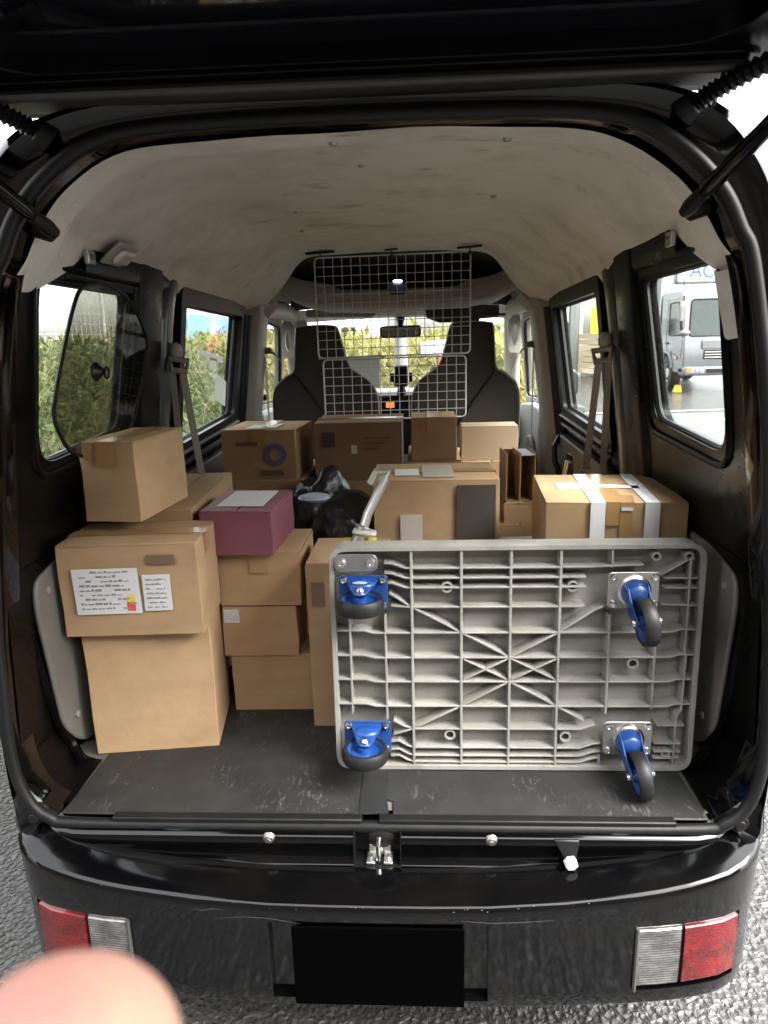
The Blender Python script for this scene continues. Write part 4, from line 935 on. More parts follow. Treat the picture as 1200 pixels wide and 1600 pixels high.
# ================================================================== platform truck leaning on its side
TW, TH = .795, .527
pt = thing('platform_truck', 'grey platform truck on its side, ribbed underside and blue casters facing out', 'hand truck', (.293, .166, .5905), 0, rx=R(-1.5))
def fx(f): return -TW/2+f*TW
def fz(f): return TH*(1-f)
RD = .038
def lobj(nm, b, m, par, **k): return obj(nm, b, m, par, local=True, **k)
rim_o = rpoly([(-TW/2, 0), (TW/2, 0), (TW/2, TH), (-TW/2, TH)], .036, 8)
rim_i = rpoly([(-TW/2+.010, .010), (TW/2-.010, .010), (TW/2-.010, TH-.010), (-TW/2+.010, TH-.010)], .028, 8)
b = MB(); b.panel(rim_o, [rim_i], lambda x, z: (x, -.003, z), lambda x, z: (x, .050, z)); lobj('rim', b, DECK, pt, bevel=.003, seg=3)
b = MB(); b.ext([(x, .037, z) for x, z in inset(rim_o, .004)], (0, .009, 0)); deck = lobj('deck', b, DECK, pt)
def rib(path, t, y0=0., y1=RD+.001):
    """thin wall following a 2-D path"""
    P = [V(p) for p in path]; L_, R_ = [], []
    for i, p in enumerate(P):
        d = (P[min(i+1, len(P)-1)]-P[max(i-1, 0)]).normalized(); n = V((-d.y, d.x)); L_.append(p+n*t/2); R_.append(p-n*t/2)
    poly = [(q.x, y0, q.y) for q in L_]+[(q.x, y0, q.y) for q in R_[::-1]]
    b = MB()
    k = len(P)
    rowf = [[(q.x, y0, q.y) for q in L_], [(q.x, y0, q.y) for q in R_]]
    sp = 1.5
    Lb = [p+(l-p)*sp for p, l in zip(P, L_)]; Rb = [p+(r-p)*sp for p, r in zip(P, R_)]
    b.grid([[(q.x, y1, q.y) for q in Lb], [(q.x, y0, q.y) for q in L_], [(q.x, y0, q.y) for q in R_], [(q.x, y1, q.y) for q in Rb]])
    b.f.append(tuple([0, k, 2*k, 3*k])); b.f.append(tuple([k-1, 4*k-1, 3*k-1, 2*k-1]))
    return lobj('rib', b, DECK, pt, bevel=.0008, seg=1)
VR = [.222, .357, .490, .622, .757]
for f in VR:
    z0, z1 = .008, TH-.008
    if f == .757: z0, z1 = fz(.74), fz(.30); rib([(fx(f), TH-.008), (fx(f), fz(.10))], .0042, .001)
    if f == .757: rib([(fx(.745), .008), (fx(.745), fz(.93))], .0042, .001)
    rib([(fx(f), z0), (fx(f), z1)], .0054, .0)
for f, a, c in ((.05, .30, .74), (.148, .30, .77), (.882, .29, .72), (.962, .06, .97)):
    if f == .962: rib([(fx(f), fz(.06)), (fx(f), fz(.46)), (fx(f+.004), fz(.48)), (fx(f+.002), fz(.72)), (fx(f-.01), fz(.75)), (fx(f-.012), fz(.97))], .004, .001)
    else: rib([(fx(f), fz(a)), (fx(f), fz(c))], .0042, .001)
HF = [.095, .137, .178, .262, .375, .485, .594, .706, .812, .90, .938, .968]
for f in HF:
    z = fz(f); y0 = .0012
    jog = .006
    if .3 < f < .75:      # full width with jogs at both ends
        rib([(fx(.012), z+jog), (fx(.09), z+jog), (fx(.115), z), (fx(.88), z), (fx(.925), z), (fx(.945), z+jog), (fx(.99), z+jog)], .0042, y0)
    elif f in (.095, .137, .178):
        rib([(fx(.148), z+.012), (fx(.17), z+.011), (fx(.205), z+.001), (fx(.235), z), (fx(.69), z)], .004, y0)
        if f != .095: rib([(fx(.895), z-.004), (fx(.985), z-.004)], .0038, y0)
        else: rib([(fx(.69), z), (fx(.76), z+.002), (fx(.84), z+.004)], .0038, y0); rib([(fx(.885), z-.02), (fx(.95), z+.012), (fx(.972), z+.018)], .0034, y0)
    elif f == .262:
        rib([(fx(.165), z+.004), (fx(.222), z), (fx(.69), z)], .004, y0); rib([(fx(.89), z+.004), (fx(.985), z)], .0038, y0)
    elif f == .812:
        rib([(fx(.165), z-.014), (fx(.19), z-.008), (fx(.222), z), (fx(.69), z), (fx(.73), z+.012)], .004, y0); rib([(fx(.90), z+.01), (fx(.975), z+.01)], .0038, y0)
    else:
        rib([(fx(.155), z+.018-.004), (fx(.18), z+.016), (fx(.205), z+.004), (fx(.225), z), (fx(.69), z), (fx(.725), z+.010), (fx(.75), z+.013)], .004, y0)
        rib([(fx(.895), z+.012), (fx(.97), z+.012)], .0036, y0)
def diag(a, c, t=.0042): rib([(fx(a[0]), fz(a[1])), (fx(c[0]), fz(c[1]))], t, .0022)
diag((.222, .262), (.357, .375)); diag((.357, .375), (.490, .485)); diag((.490, .485), (.622, .375))
rib([(fx(.622), fz(.375)), (fx(.67), fz(.325)), (fx(.72), fz(.275)), (fx(.745), fz(.26))], .0042, .0022)
diag((.490, .594), (.357, .706)); diag((.357, .706), (.222, .812)); diag((.490, .594), (.622, .706)); diag((.622, .706), (.70, .775))
for a in (.357, .490):
    c_ = a+.133; e = .006
    diag((a+e, .493), (c_-e, .586), .0036); diag((a+e, .586), (c_-e, .493), .0036)
rib([(fx(.16), fz(.20)), (fx(.222), fz(.262))], .0042, .0022); rib([(fx(.165), fz(.775)), (fx(.195), fz(.80)), (fx(.222), fz(.812))], .004, .0022)
# bosses with holes
for x, z in ((.318, .178), (.656, .178), (.826, .515), (.325, .843), (.65, .85)):
    b = MB(); b.lathe([(.0125, -.0), (.0125, .030), (.0085, .030), (.0085, .002)], (fx(x), .0345, fz(z)), (0, -1, 0), 20); o = lobj('boss', b, DECK, pt)
    b = MB(); b.cyl((fx(x), .0345, fz(z)), (fx(x), .010, fz(z)), .0082, .0082, 16); lobj('hole_shade_plug', b, mat('hole_shade_black', (.01, .01, .01), .9), o)  # dark plug standing in for the shade inside the boss
for x, z in ((.872, .055), (.957, .055), (.93, .925)):
    b = MB(); b.lathe([(.010, .0), (.010, .030), (.0055, .030), (.0055, .002)], (fx(x), .034, fz(z)), (0, -1, 0), 18); lobj('boss', b, DECK, pt)
# handle bracket plate with two bolts
b = MB(); b.ext([(x, -.0065, z) for x, z in rpoly([(fx(.014), fz(.102)), (fx(.132), fz(.102)), (fx(.132), fz(.028)), (fx(.014), fz(.028))], .017, 6)], (0, .003, 0)); br = lobj('handle_bracket', b, mat('grey_bracket_steel', (.42, .42, .41), .32, .9, n=(20, .5, (.33, .33, .32))), pt, bevel=.001)
for x in (.034, .114):
    b = MB(); b.lathe([(.0115, 0), (.0115, .004), (.009, .010), (.003, .011), (.0001, .008), (.0001, 0)], (fx(x), -.0065, fz(.066)), (0, -1, 0), 16); lobj('bolt', b, STEEL, br)
# folded handle sticking up behind the deck
hp = [V((-.345, .075, TH-.03)), V((-.318, .10, TH+.05)), V((-.278, .13, TH+.125))]
b = MB(); b.tube(hp, .011, 12); hd = lobj('handle_tube', b, mat('aged_chrome', (.50, .49, .46), .3, .8, n=(18, .5, (.38, .37, .34))), pt)
b = MB(); b.tube([hp[2]+V((-.035, 0, -.012)), hp[2]+V((-.02, 0, .016)), hp[2]+V((.01, 0, .018)), hp[2]], .009, 10); lobj('handle_hook', b, STEEL, hd)
b = MB(); b.tube([hp[0]+V((.0, -.0, .01)), (hp[0]+hp[1])/2+V((.006, 0, .014))], .017, 14); lobj('hinge_collar', b, DULL, hd, bevel=.003)
b = MB(); b.box((-.325, .078, TH+.012), (.055, .035, .012), M.Rotation(R(8), 3, 'Y')); lobj('hinge_block', b, mat('pale_hinge_plastic', (.36, .35, .33), .4), pt, bevel=.006)

def plate_bolts(par, cx, cz, w_, h_, which, y):
    for sx in (-1, 1):
        for sz in (-1, 1):
            if (sx, sz) not in which: continue
            b = MB(); b.lathe([(.0085, 0), (.0085, .003), (.0062, .007), (.0035, .0072), (.003, .005), (.0001, .005), (.0001, 0)], (cx+sx*(w_/2-.0105), y, cz+sz*(h_/2-.0105)), (0, -1, 0), 14); lobj('bolt', b, BRIGHT, par)
def wheel(par, c, axis, r=.050, wd=.028):
    w2 = wd/2
    b = MB(); b.lathe([(r*.78, -w2*.95), (r*.93, -w2), (r, -w2*.6), (r*1.01, 0), (r, w2*.6), (r*.93, w2), (r*.78, w2*.95)], c, axis, 36); wh = lobj('wheel', b, TYRE, par, smooth=50)
    b = MB(); b.lathe([(r*.78, -w2*.9), (r*.78, w2*.9), (r*.70, w2*.75), (r*.62, w2*.35), (r*.30, w2*.35), (r*.28, w2*1.0), (r*.14, w2*1.05), (r*.14, -w2*1.05), (r*.28, -w2), (r*.30, -w2*.35), (r*.62, -w2*.35), (r*.70, -w2*.75)], c, axis, 32); lobj('hub', b, BLUE, wh, smooth=35)
    return wh
def rigid_caster(cx, cz, tilt, flip):
    cas_y = -.004
    w_, h_ = .105, .078
    b = MB(); b.ext([(x, -.006, z) for x, z in rpoly([(cx-w_/2, cz-h_/2), (cx+w_/2, cz-h_/2), (cx+w_/2, cz+h_/2), (cx-w_/2, cz+h_/2)], .008)], (0, .0035, 0)); cs = lobj('caster', b, BLUE, pt, bevel=.001)
    plate_bolts(cs, cx, cz, w_, h_, ((-1, 1), (1, 1), (1, -1), (-1, -1)), -.006)
    # fork: two cheeks above and below the wheel tapering to the axle
    ax = V((cx-.002, -.068, cz-.004))
    tl = M.Rotation(R(tilt), 3, 'X')
    for sgn in (1, -1):
        z0 = .021*sgn
        pro = [(-.036, .062), (.036, .062), (.030, .040), (.018, .004), (.010, -.012), (-.010, -.012), (-.018, .004), (-.030, .040)]
        top_ = [ax+tl @ V((x, y, z0+.012*sgn*((y+.012)/.074))) for x, y in rpoly(pro, .012, 4)]
        b = MB(); b.ext(top_, tl @ V((0, 0, .004*sgn))); lobj('fork', b, BLUE, cs, bevel=.0015)
    wheel(cs, ax, tl @ Z_, .050, .030)
    b = MB(); b.lathe([(.009, 0), (.009, .005), (.005, .010), (.0001, .010), (.0001, 0)], ax+tl @ V((0, 0, .0255)), tl @ Z_, 14); lobj('axle_bolt', b, BRIGHT, cs)
    # domed cap of the fork
    b = MB(); b.ball(ax+tl @ V((0, .038, .030)), .030, 18, (1.0, .75, .35), 8); cap = lobj('fork_crown', b, BLUE, cs, smooth=70)
    if flip:
        b = MB(); b.ball(ax+tl @ V((-.002, .025, .0385)), .014, 16, (1.2, .6, .18)); lobj('badge', b, mat('pale_blue_badge', (.30, .42, .62), .35, .3), cap, smooth=70)
rigid_caster(fx(.092), fz(.192), 0, True)
rigid_caster(fx(.092), fz(.842), 0, False)
def swivel_caster(cx, cz, yaw):
    w_, h_ = .106, .080
    b = MB(); b.ext([(x, -.008, z) for x, z in rpoly([(cx-w_/2, cz-h_/2), (cx+w_/2, cz-h_/2), (cx+w_/2, cz+h_/2), (cx-w_/2, cz+h_/2)], .008)], (0, .004, 0)); cs = lobj('caster', b, STEEL, pt, bevel=.001)
    plate_bolts(cs, cx, cz, w_, h_, ((-1, 1), (1, 1), (-1, -1), (1, -1)), -.008)
    b = MB(); b.lathe([(.033, 0), (.036, .003), (.035, .008), (.030, .011), (.0001, .011), (.0001, 0)], (cx, -.008, cz), (0, -1, 0), 28); lobj('bearing_ring', b, BRIGHT, cs)
    o = V((cx, 0, cz)); rt = M.Rotation(yaw, 3, 'Y')
    P = lambda x, y, z: o+rt @ V((x, y, z))
    b = MB(); b.lathe([(.0285, 0), (.0285, .012), (.026, .026), (.020, .034), (.0001, .036), (.0001, 0)], (cx, -.017, cz), (0, -1, 0), 26); lobj('fork_crown', b, BLUE, cs, smooth=50)
    off = V((0, -.088, -.040))
    for sx in (-1, 1):
        x0 = sx*.0185
        pro = [(-.022, .026), (-.028, -.026), (-.060, -.052), (-.084, -.056), (-.100, -.048), (-.102, -.034), (-.090, -.022), (-.062, -.004), (-.046, .022)]
        b = MB(); b.ext([P(x0, y, z) for y, z in rpoly(pro, .008, 4)], rt @ V((sx*.0042, 0, 0))); lobj('fork', b, BLUE, cs, bevel=.0016)
    # arch joining the cheeks
    b = MB(); rows = []
    for k in range(9):
        a = pi*k/8; rows.append([P(-.0205*cos(a), -.046, .010+.016*sin(a)*.9), P(-.0205*cos(a), -.030, .014+.016*sin(a)*.9)])
    b.grid(rows); b.grid([[q[0] for q in rows], [P(0, -.034, .004) for q in rows]]); lobj('fork_arch', b, BLUE, cs, smooth=60)
    c = P(0, off.y, off.z); ax = rt @ V((1, 0, 0))
    wheel(cs, c, ax, .050, .028)
    b = MB(); b.cyl(c-ax*.029, c+ax*.029, .006, .006, 12); b.cyl(c-ax*.0285, c-ax*.0235, .0085, .0085, 14); lobj('axle_bolt', b, BRIGHT, cs)
swivel_caster(fx(.812), fz(.188), R(-6))
swivel_caster(fx(.818), fz(.842), R(-9))
# yellow tag by the handle
b = MB(); b.box((-.045, .25, 1.108), (.075, .09, .004), M.Rotation(R(-6), 3, 'X'))
single('yellow_tag', b, YELLOW, 'yellow plastic tag lying beside the folded truck handle', 'tag', bevel=.001)

# ================================================================== person: fingertip in front of the lens
def world(px, py, d): return CAMLOC+(fwd+rgt*((px-600)/1102)-up*((py-800)/1102))*d
def person():
    T = world(146, 1562, .082)
    dn = (-up*.9-rgt*.32+fwd*.10).normalized(); lat = (rgt*.9-up*.3).normalized(); back = -fwd
    # joint chains (position, radius)
    mcp = T+dn*.088; wr = mcp+dn*.095+back*.01; el = wr+dn*.22
    chains = []
    bm_v, bm_e, bm_r = [], [], []
    def addc(pts, root=None):
        prev = root
        for p, r in pts:
            bm_v.append(tuple(p)); bm_r.append(r)
            if prev is not None: bm_e.append((prev, len(bm_v)-1))
            prev = len(bm_v)-1
        return prev
    palm = addc([(wr, .026)]); pk = addc([(wr-dn*.045, .034)], palm); addc([(el, .034)], palm)
    addc([(mcp, .0125), (mcp-dn*.042, .0122), (mcp-dn*.068, .0122), (mcp-dn*.080, .0138), (T, .0128)], pk)
    for k, l in ((1, .95), (2, .85), (3, .70)):
        base = mcp-lat*(-.0) + lat*-.021*k+dn*.004*k
        d1 = (-dn*.6+fwd*.75).normalized(); d2 = (fwd*.3+dn*.95).normalized()
        addc([(base, .011), (base+d1*.038*l, .0095), (base+d1*.038*l+d2*.026*l, .009), (base+d1*.036*l+d2*.04*l-fwd*.012, .008)], pk)
    tb = wr+lat*.03-dn*.02
    addc([(tb, .014), (tb+(lat*.7-dn*.6)*.036, .012), (tb+(lat*.8-dn*1.2)*.055, .0105)], pk)
    me = bpy.data.meshes.new('person'); me.from_pydata(bm_v, bm_e, []); 
    o = bpy.data.objects.new('person', me); C.objects.link(o); me.materials.append(SKIN)
    sk = o.modifiers.new('skin', 'SKIN'); sk.use_smooth_shade = True
    for v, r in zip(me.skin_vertices[0].data, bm_r): v.radius = (r, r)
    me.skin_vertices[0].data[0].use_root = True
    su = o.modifiers.new('sub', 'SUBSURF'); su.levels = 3; su.render_levels = 3
    tag(o, "photographer's hand with one blurred fingertip reaching up at the lower left corner", 'person')
    b = MB(); b.lathe([(.046, 0), (.050, .10), (.055, .20), (.0001, .20), (.040, .02)][:4]+[(.0001, .02)], wr+dn*.05, dn, 20)
    sl = obj('sleeve', b, mat('dark_sleeve', (.03, .03, .035), .9), None); sl.parent = o
    return o
person()

# ================================================================== outside
def leafset(n, vol, size, seed, up_=.3, asp=.45):
    r_ = random.Random(seed); vs, fs = [], []
    for _ in range(n):
        p = vol(r_)
        if p is None: continue
        d = V((r_.gauss(0, 1), r_.gauss(0, 1), r_.gauss(0, 1)+up_)).normalized(); q = d.cross(V((r_.gauss(0, 1), r_.gauss(0, 1), r_.gauss(0, 1)))).normalized()
        l = size*r_.uniform(.5, 1.4); wv = l*asp; k = len(vs); n2 = d.cross(q)*l*.12
        vs += [p, p+d*l*.45+q*wv*.5+n2, p+d*l, p+d*l*.45-q*wv*.5+n2]; fs.append((k, k+1, k+2, k+3))
    return vs, fs
def bladeset(n, vol, h, seed, wd=.012, bend=.5):
    r_ = random.Random(seed); vs, fs = [], []
    for _ in range(n):
        p = vol(r_); l = h*r_.uniform(.5, 1.3); a = r_.uniform(0, 2*pi); q = V((cos(a), sin(a), 0)); s_ = V((-sin(a), cos(a), 0))*wd*r_.uniform(.6, 1.3)
        k = len(vs); m_ = 4; bb = bend*r_.uniform(.3, 1.6)
        for i in range(m_+1):
            t = i/m_; c = p+Z_*l*(t-.35*bb*t**3)+q*l*bb*t**2*.8; wt = (1-t)**.7
            vs += [c-s_*wt, c+s_*wt]
        for i in range(m_): fs.append((k+2*i, k+2*i+1, k+2*i+3, k+2*i+2))
    return vs, fs
def vegmat(nm, c1, c2): 
    m = mat(nm, c1, .65, n=(1.7, 1, c2, .35, .65), spec=.2)
    t = m.node_tree; b = t.nodes['Principled BSDF']; o = t.nodes['Material Output']
    tl = t.nodes.new('ShaderNodeBsdfTranslucent'); tl.inputs[0].default_value = (*[min(1, c*1.5) for c in c1], 1); mx = t.nodes.new('ShaderNodeMixShader'); mx.inputs[0].default_value = .4
    t.links.new(b.outputs[0], mx.inputs[1]); t.links.new(tl.outputs[0], mx.inputs[2]); t.links.new(mx.outputs[0], o.inputs[0]); return m
GREENS = vegmat('broad_leaf', (.050, .070, .023), (.080, .10, .036)); PALE = vegmat('pale_leaf', (.095, .11, .045), (.14, .145, .06)); STRAW = vegmat('dry_grass', (.20, .175, .09), (.12, .12, .05))
def stuff(nm, vf, m, label):
    me = bpy.data.meshes.new(nm); me.from_pydata([tuple(v) for v in vf[0]], [], vf[1]); me.materials.append(m)
    o = bpy.data.objects.new(nm, me); C.objects.link(o); o['kind'] = 'stuff'; o['label'] = label; return o
SOIL = mat('soil', (.07, .06, .035), .95, n=(3, .8, (.10, .09, .045)), bump=(6, .6, .05))
from mathutils import noise as NZ
def bank_h(x, y): # left bank
    t = min(1, max(0, (-1.75-x)/1.3)); t = t*t*(3-2*t)
    return t*(1.15+.22*NZ.noise(V((x*.8, y*.7, 0))))
b = MB(); b.grid([[(x, y, bank_h(x, y)-.02) for y in [-.5+.5*k for k in range(60)]] for x in (-1.7, -1.9, -2.1, -2.4, -2.7, -3.1, -3.6, -4.5, -6)])
struct('left_bank', b, SOIL, smooth=80)
def lv(r_):
    y = -.3+27*r_.random()**1.7; x = -1.8-2.4*r_.random()**1.3
    return V((x, y, bank_h(x, y)+r_.random()**1.6*(.42+.20*NZ.noise(V((x, y*1.3, 4))))))
stuff('weed_foliage', leafset(32000, lv, .11, 1), GREENS, 'dense green weeds covering the bank left of the van')
stuff('weed_foliage', leafset(18000, lv, .085, 2), PALE, 'paler leaves mixed into the weeds left of the van')
def lb(r_):
    y = -.3+27*r_.random()**1.7; x = -1.8-2.2*r_.random(); return V((x, y, bank_h(x, y)-.02))
stuff('tall_grass', bladeset(5000, lb, .75, 3, .009, 1.4), STRAW, 'dry arching grass blades growing through the weeds left of the van')
def fb_h(x, y):
    t = min(1, max(0, (y-8.0)/2.0)); t = t*t*(3-2*t); return t*(.95+.2*NZ.noise(V((x*.5, y*.6, 7))))
b = MB(); b.grid([[(x, y, fb_h(x, y)-.03) for x in [-9+.5*k for k in range(23)]] for y in (7.6, 8, 8.5, 9, 9.5, 10, 11, 13, 16)])
struct('front_bank', b, SOIL, smooth=80)
def fv(r_):
    x = -8+9.9*r_.random(); y = 8.1+5*r_.random()**1.4; return V((x, y, fb_h(x, y)+r_.random()**1.4*(.55+.3*NZ.noise(V((x, y, 2))))))
stuff('weed_foliage', leafset(15000, fv, .22, 5), vegmat('yellow_leaf', (.17, .17, .055), (.22, .20, .08)), 'sunlit yellow green weeds on the bank ahead of the van')
def fg(r_):
    x = -8+9.9*r_.random(); y = 8.0+4.5*r_.random(); return V((x, y, fb_h(x, y)-.02))
stuff('tall_grass', bladeset(6000, fg, .95, 6, .014, 1.2), vegmat('yellow_grass', (.30, .27, .09), (.20, .22, .07)), 'tall yellowing grass on the bank ahead of the van')

# wire fence behind the left bank
fn = thing('mesh_fence', 'pale wire mesh fence standing behind the weeds left of the van', 'fence', (-4.4, 6, 1.0))
FW = mat('galvanised_wire', (.55, .56, .56), .5, .3)
for k in range(10):
    b = MB(); b.cyl((-4.4, -1+2*k, .8), (-4.4, -1+2*k, 3.1), .025, .025, 8); obj('post', b, FW, fn)
b = MB()
for k in range(130): b.tube([(-4.38, -1+.14*k, 1.0), (-4.38, -1+.14*k, 3.05)], .004, 4, caps=False)
for k in range(16): b.tube([(-4.385, -1, 1.0+.137*k), (-4.385, 17.2, 1.0+.137*k)], .004, 4, caps=False)
o = obj('mesh_wires', b, FW, fn, smooth=0); o['kind'] = 'stuff'

# blue and white truck parked beyond the left bank
TR = mat('truck_blue', (.05, .14, .42), .35, coat=.3); TWH = mat('truck_white', (.62, .64, .64), .35, coat=.3); TG = mat('vehicle_glass', (.02, .028, .026), .06, coat=.1, spec=.35)
bt = thing('delivery_truck', 'small blue and white truck parked beyond the weeds on the left', 'truck', (-4.8, 14, 0))
b = MB(); b.bx(-5.5, -4.1, 12.0, 14.1, 1.42, 2.10); obj('cargo_box', b, TR, bt, bevel=.05)
b = MB(); b.bx(-5.48, -4.09, 12.0, 15.6, 1.10, 1.42); obj('side_skirt', b, TWH, bt, bevel=.02)
b = MB(); b.ext([(-4.085, 13.25, 1.42), (-4.085, 13.45, 1.42), (-4.085, 13.70, 2.08), (-4.085, 13.5, 2.08)], (-.02, 0, 0)); obj('white_stripe', b, TWH, bt)
b = MB(); b.bx(-5.49, -4.1, 14.12, 15.5, 1.43, 2.08); obj('rear_cover', b, TR, bt, bevel=.05)
b = MB(); b.ext([(-5.5, 15.62, .6), (-5.5, 17.0, .6), (-5.5, 17.0, 1.3), (-5.5, 16.6, 1.95), (-5.5, 15.62, 1.95)], (1.4, 0, 0)); cabb = obj('cab', b, TWH, bt, bevel=.08, seg=3)
b = MB(); b.ext([(-4.11, 15.75, 1.25), (-4.11, 16.8, 1.25), (-4.11, 16.5, 1.85), (-4.11, 15.75, 1.85)], (.02, 0, 0)); obj('side_window', b, TG, cabb)
b = MB(); b.bx(-5.45, -4.15, 12.0, 15.6, .5, .7); obj('chassis', b, PLASTIC, bt)
for y in (12.8, 16.2):
    for x in (-5.35, -4.25):
        b = MB(); b.lathe([(.18, -.08), (.25, -.08), (.27, -.04), (.27, .04), (.25, .08), (.18, .08)], (x, y, .27), (1, 0, 0), 20); wl = obj('wheel', b, RUBBER, bt)
        b = MB(); b.lathe([(.18, -.05), (.18, .05), (.08, .03), (.0001, .03), (.0001, -.05)], (x, y, .27), (1, 0, 0), 20); obj('rim', b, STEEL, wl)

STROKES = {'A': [[(0, 0), (.4, 1), (.8, 0)], [(.16, .38), (.64, .38)]], 'C': [[(.75, .82), (.55, 1), (.2, .95), (0, .6), (0, .35), (.2, .04), (.55, 0), (.75, .18)]], 'R': [[(0, 0), (0, 1), (.5, 1), (.72, .82), (.68, .56), (.45, .46), (0, .46)], [(.4, .46), (.78, 0)]]}
def letters(nm, body, size, m, o, par):
    x = 0
    for ch in body:
        for st in STROKES[ch]:
            P = [V((p[0]*size+x, 0, p[1]*size)) for p in st]
            L_, R_ = [], []
            for i, p in enumerate(P):
                d = (P[min(i+1, len(P)-1)]-P[max(i-1, 0)]).normalized(); n = V((-d.z, 0, d.x))*size*.10; L_.append(p+n+V(o)); R_.append(p-n+V(o))
            b = MB(); b.grid([L_, R_, [q+V((0, .004, 0)) for q in R_], [q+V((0, .004, 0)) for q in L_], L_]); obj(nm, b, m, par, local=True, smooth=0)
        x += size*1.0
# grey box truck on the right, facing the camera
SIL = mat('truck_silver', (.17, .175, .18), .3, .5, coat=.4); BOXW = mat('cargo_panel', (.17, .175, .177), .45, n=(3, .3, (.14, .145, .145))); CHR = mat('truck_chrome', (.6, .6, .6), .25, .9)
tk = thing('box_truck', 'silver grey box truck parked on the right facing the van', 'truck', (6.62, 16.9, 0), R(0))
def L(nm, b, m, par=tk, **k): return obj(nm, b, m, par, local=True, **k)
side = [(.02, .50), (-.03, .62), (-.03, 1.0), (.0, 1.36), (.24, 2.30), (.42, 2.46), (.62, 2.50), (1.72, 2.50), (1.76, 2.4), (1.76, .95), (1.70, .80)]
arch = [(1.20+.50*cos(a), .46+.50*sin(a)) for a in [R(45+ (k)*11.5) for k in range(13)]][0:12]
side2 = side+[q for q in arch if q[1] > .5]+[(.66, .50)]
b = MB(); b.ext([(0, y, z) for y, z in side2], (2.15, 0, 0)); cb = L('cab', b, SIL, bevel=.05, seg=3)
b = MB(); ws = rpoly([(.12, 1.40), (2.03, 1.40), (1.95, 2.27), (.20, 2.27)], .09)
b.ext([(x, -.012+(z-1.36)*.2553, z) for x, z in ws], (0, .02, 0)); wsg = L('windscreen', b, TG, cb)
b = MB(); b.tube([(x, -.016+(z-1.36)*.2553, z) for x, z in ws], .022, 6, closed=True); L('screen_seal', b, RUBBER, cb)
for x, in ((-.012,), (2.142,)):
    b = MB(); sw = rpoly([(.22, 1.42), (1.10, 1.42), (1.10, 2.22), (.42, 2.22)], .10); b.ext([(x, y, z) for y, z in sw], (.02, 0, 0)); L('side_window', b, TG, cb)
    b = MB(); b.tube([(x+.004, y, z) for y, z in sw], .022, 6, closed=True); L('window_frame', b, RUBBER, cb)
    b = MB(); b.tube([(x+.012, y, z) for y, z in ((.12, 1.30), (.16, .85), (.60, .95), (1.2, 1.02), (1.28, 1.4), (1.28, 2.30), (.40, 2.30))], .008, 5); L('door_gap', b, RUBBER, cb)
    b = MB(); b.box((x+.0, 1.16, 1.22), (.05, .16, .05)); L('door_handle', b, PLASTIC, cb, bevel=.01)
    b = MB(); b.box((x+.0, .95, .98), (.02, .22, .08)); L('door_badge', b, BOXW, cb)
# front face: hood panel, grille, bumper, lights
b = MB(); b.bx(.42, 1.73, -.05, -.01, 1.08, 1.30); L('front_panel', b, SIL, cb, bevel=.02)
b = MB()
b.bx(.48, 1.67, -.045, -.02, .84, 1.06); gr = L('grille', b, PLASTIC, cb, bevel=.01)
for k in range(3): b = MB(); b.bx(.50, 1.65, -.062, -.04, .87+.065*k, .895+.065*k); L('grille_bar', b, CHR, gr)
b = MB(); b.bx(.0, 2.15, -.10, .30, .44, .66); bm_ = L('front_bumper', b, SIL, bevel=.05, seg=3)
b = MB(); b.bx(.55, 1.6, -.112, -.095, .50, .60); L('bumper_intake', b, PLASTIC, bm_)
for x0, x1 in ((.04, .50), (1.65, 2.11)):
    b = MB(); b.ext([(x0, -.112, .66), (x1, -.112, .63), (x1, -.112, .50), (x0+.04, -.112, .52)], (0, .03, 0)); hl_ = L('headlight', b, mat('headlight_glass', (.35, .36, .37), .08, .5, coat=.8), bevel=.008)
    b = MB(); b.bx(x0+.02, x0+.16, -.116, -.10, .55, .63); L('indicator', b, mat('amber_lens', (.55, .17, .03), .2, coat=.5), hl_)
    b = MB(); b.lathe([(.045, 0), (.045, .008), (.0001, .014), (.0001, 0)], (x0+.28, -.114, .575), (0, -1, 0), 16); b.lathe([(.045, 0), (.045, .008), (.0001, .014), (.0001, 0)], (x0+.38, -.114, .565), (0, -1, 0), 16); L('lamp', b, CHR, hl_)
for k, x in enumerate((.55, 1.25)):
    b = MB(); b.tube([(x, -.01, 1.40), (x+.28, .0, 1.48), (x+.5, .03, 1.50)], .012, 5); L('wiper', b, PLASTIC)
b = MB(); b.box((-.01, .45, .86), (.05, .14, .08)); L('side_indicator', b, mat('amber_lens', (.55, .17, .03), .2), bevel=.01)
# mirrors on stalks
for sx in (-1, 1):
    x0 = 0 if sx < 0 else 2.15
    b = MB(); b.tube([(x0, .15, 2.36), (x0+sx*.10, -.08, 2.34), (x0+sx*.12, -.10, 1.65), (x0, .1, 1.38)], .018, 6); ms = L('mirror_stalk', b, PLASTIC)
    b = MB(); b.bx(x0+sx*.04, x0+sx*.20, -.16, -.09, 1.75, 2.12); L('mirror_head', b, BOXW, ms, bevel=.02)
    b = MB(); b.bx(x0+sx*.02, x0+sx*.20, -.14, -.09, 1.95, 2.22); L('mirror_head', b, mat('tan_mirror', (.28, .26, .21), .5), ms, bevel=.02)
    b = MB(); b.ball((x0+sx*.06, -.18, 1.48), .13, 14, (1, .8, .6)); L('round_mirror', b, BOXW, ms)
    b = MB(); b.tube([(x0+.02*sx, .22, 2.44), (x0+.02*sx, .22, 3.1)], .01, 5); L('aerial', b, PLASTIC)
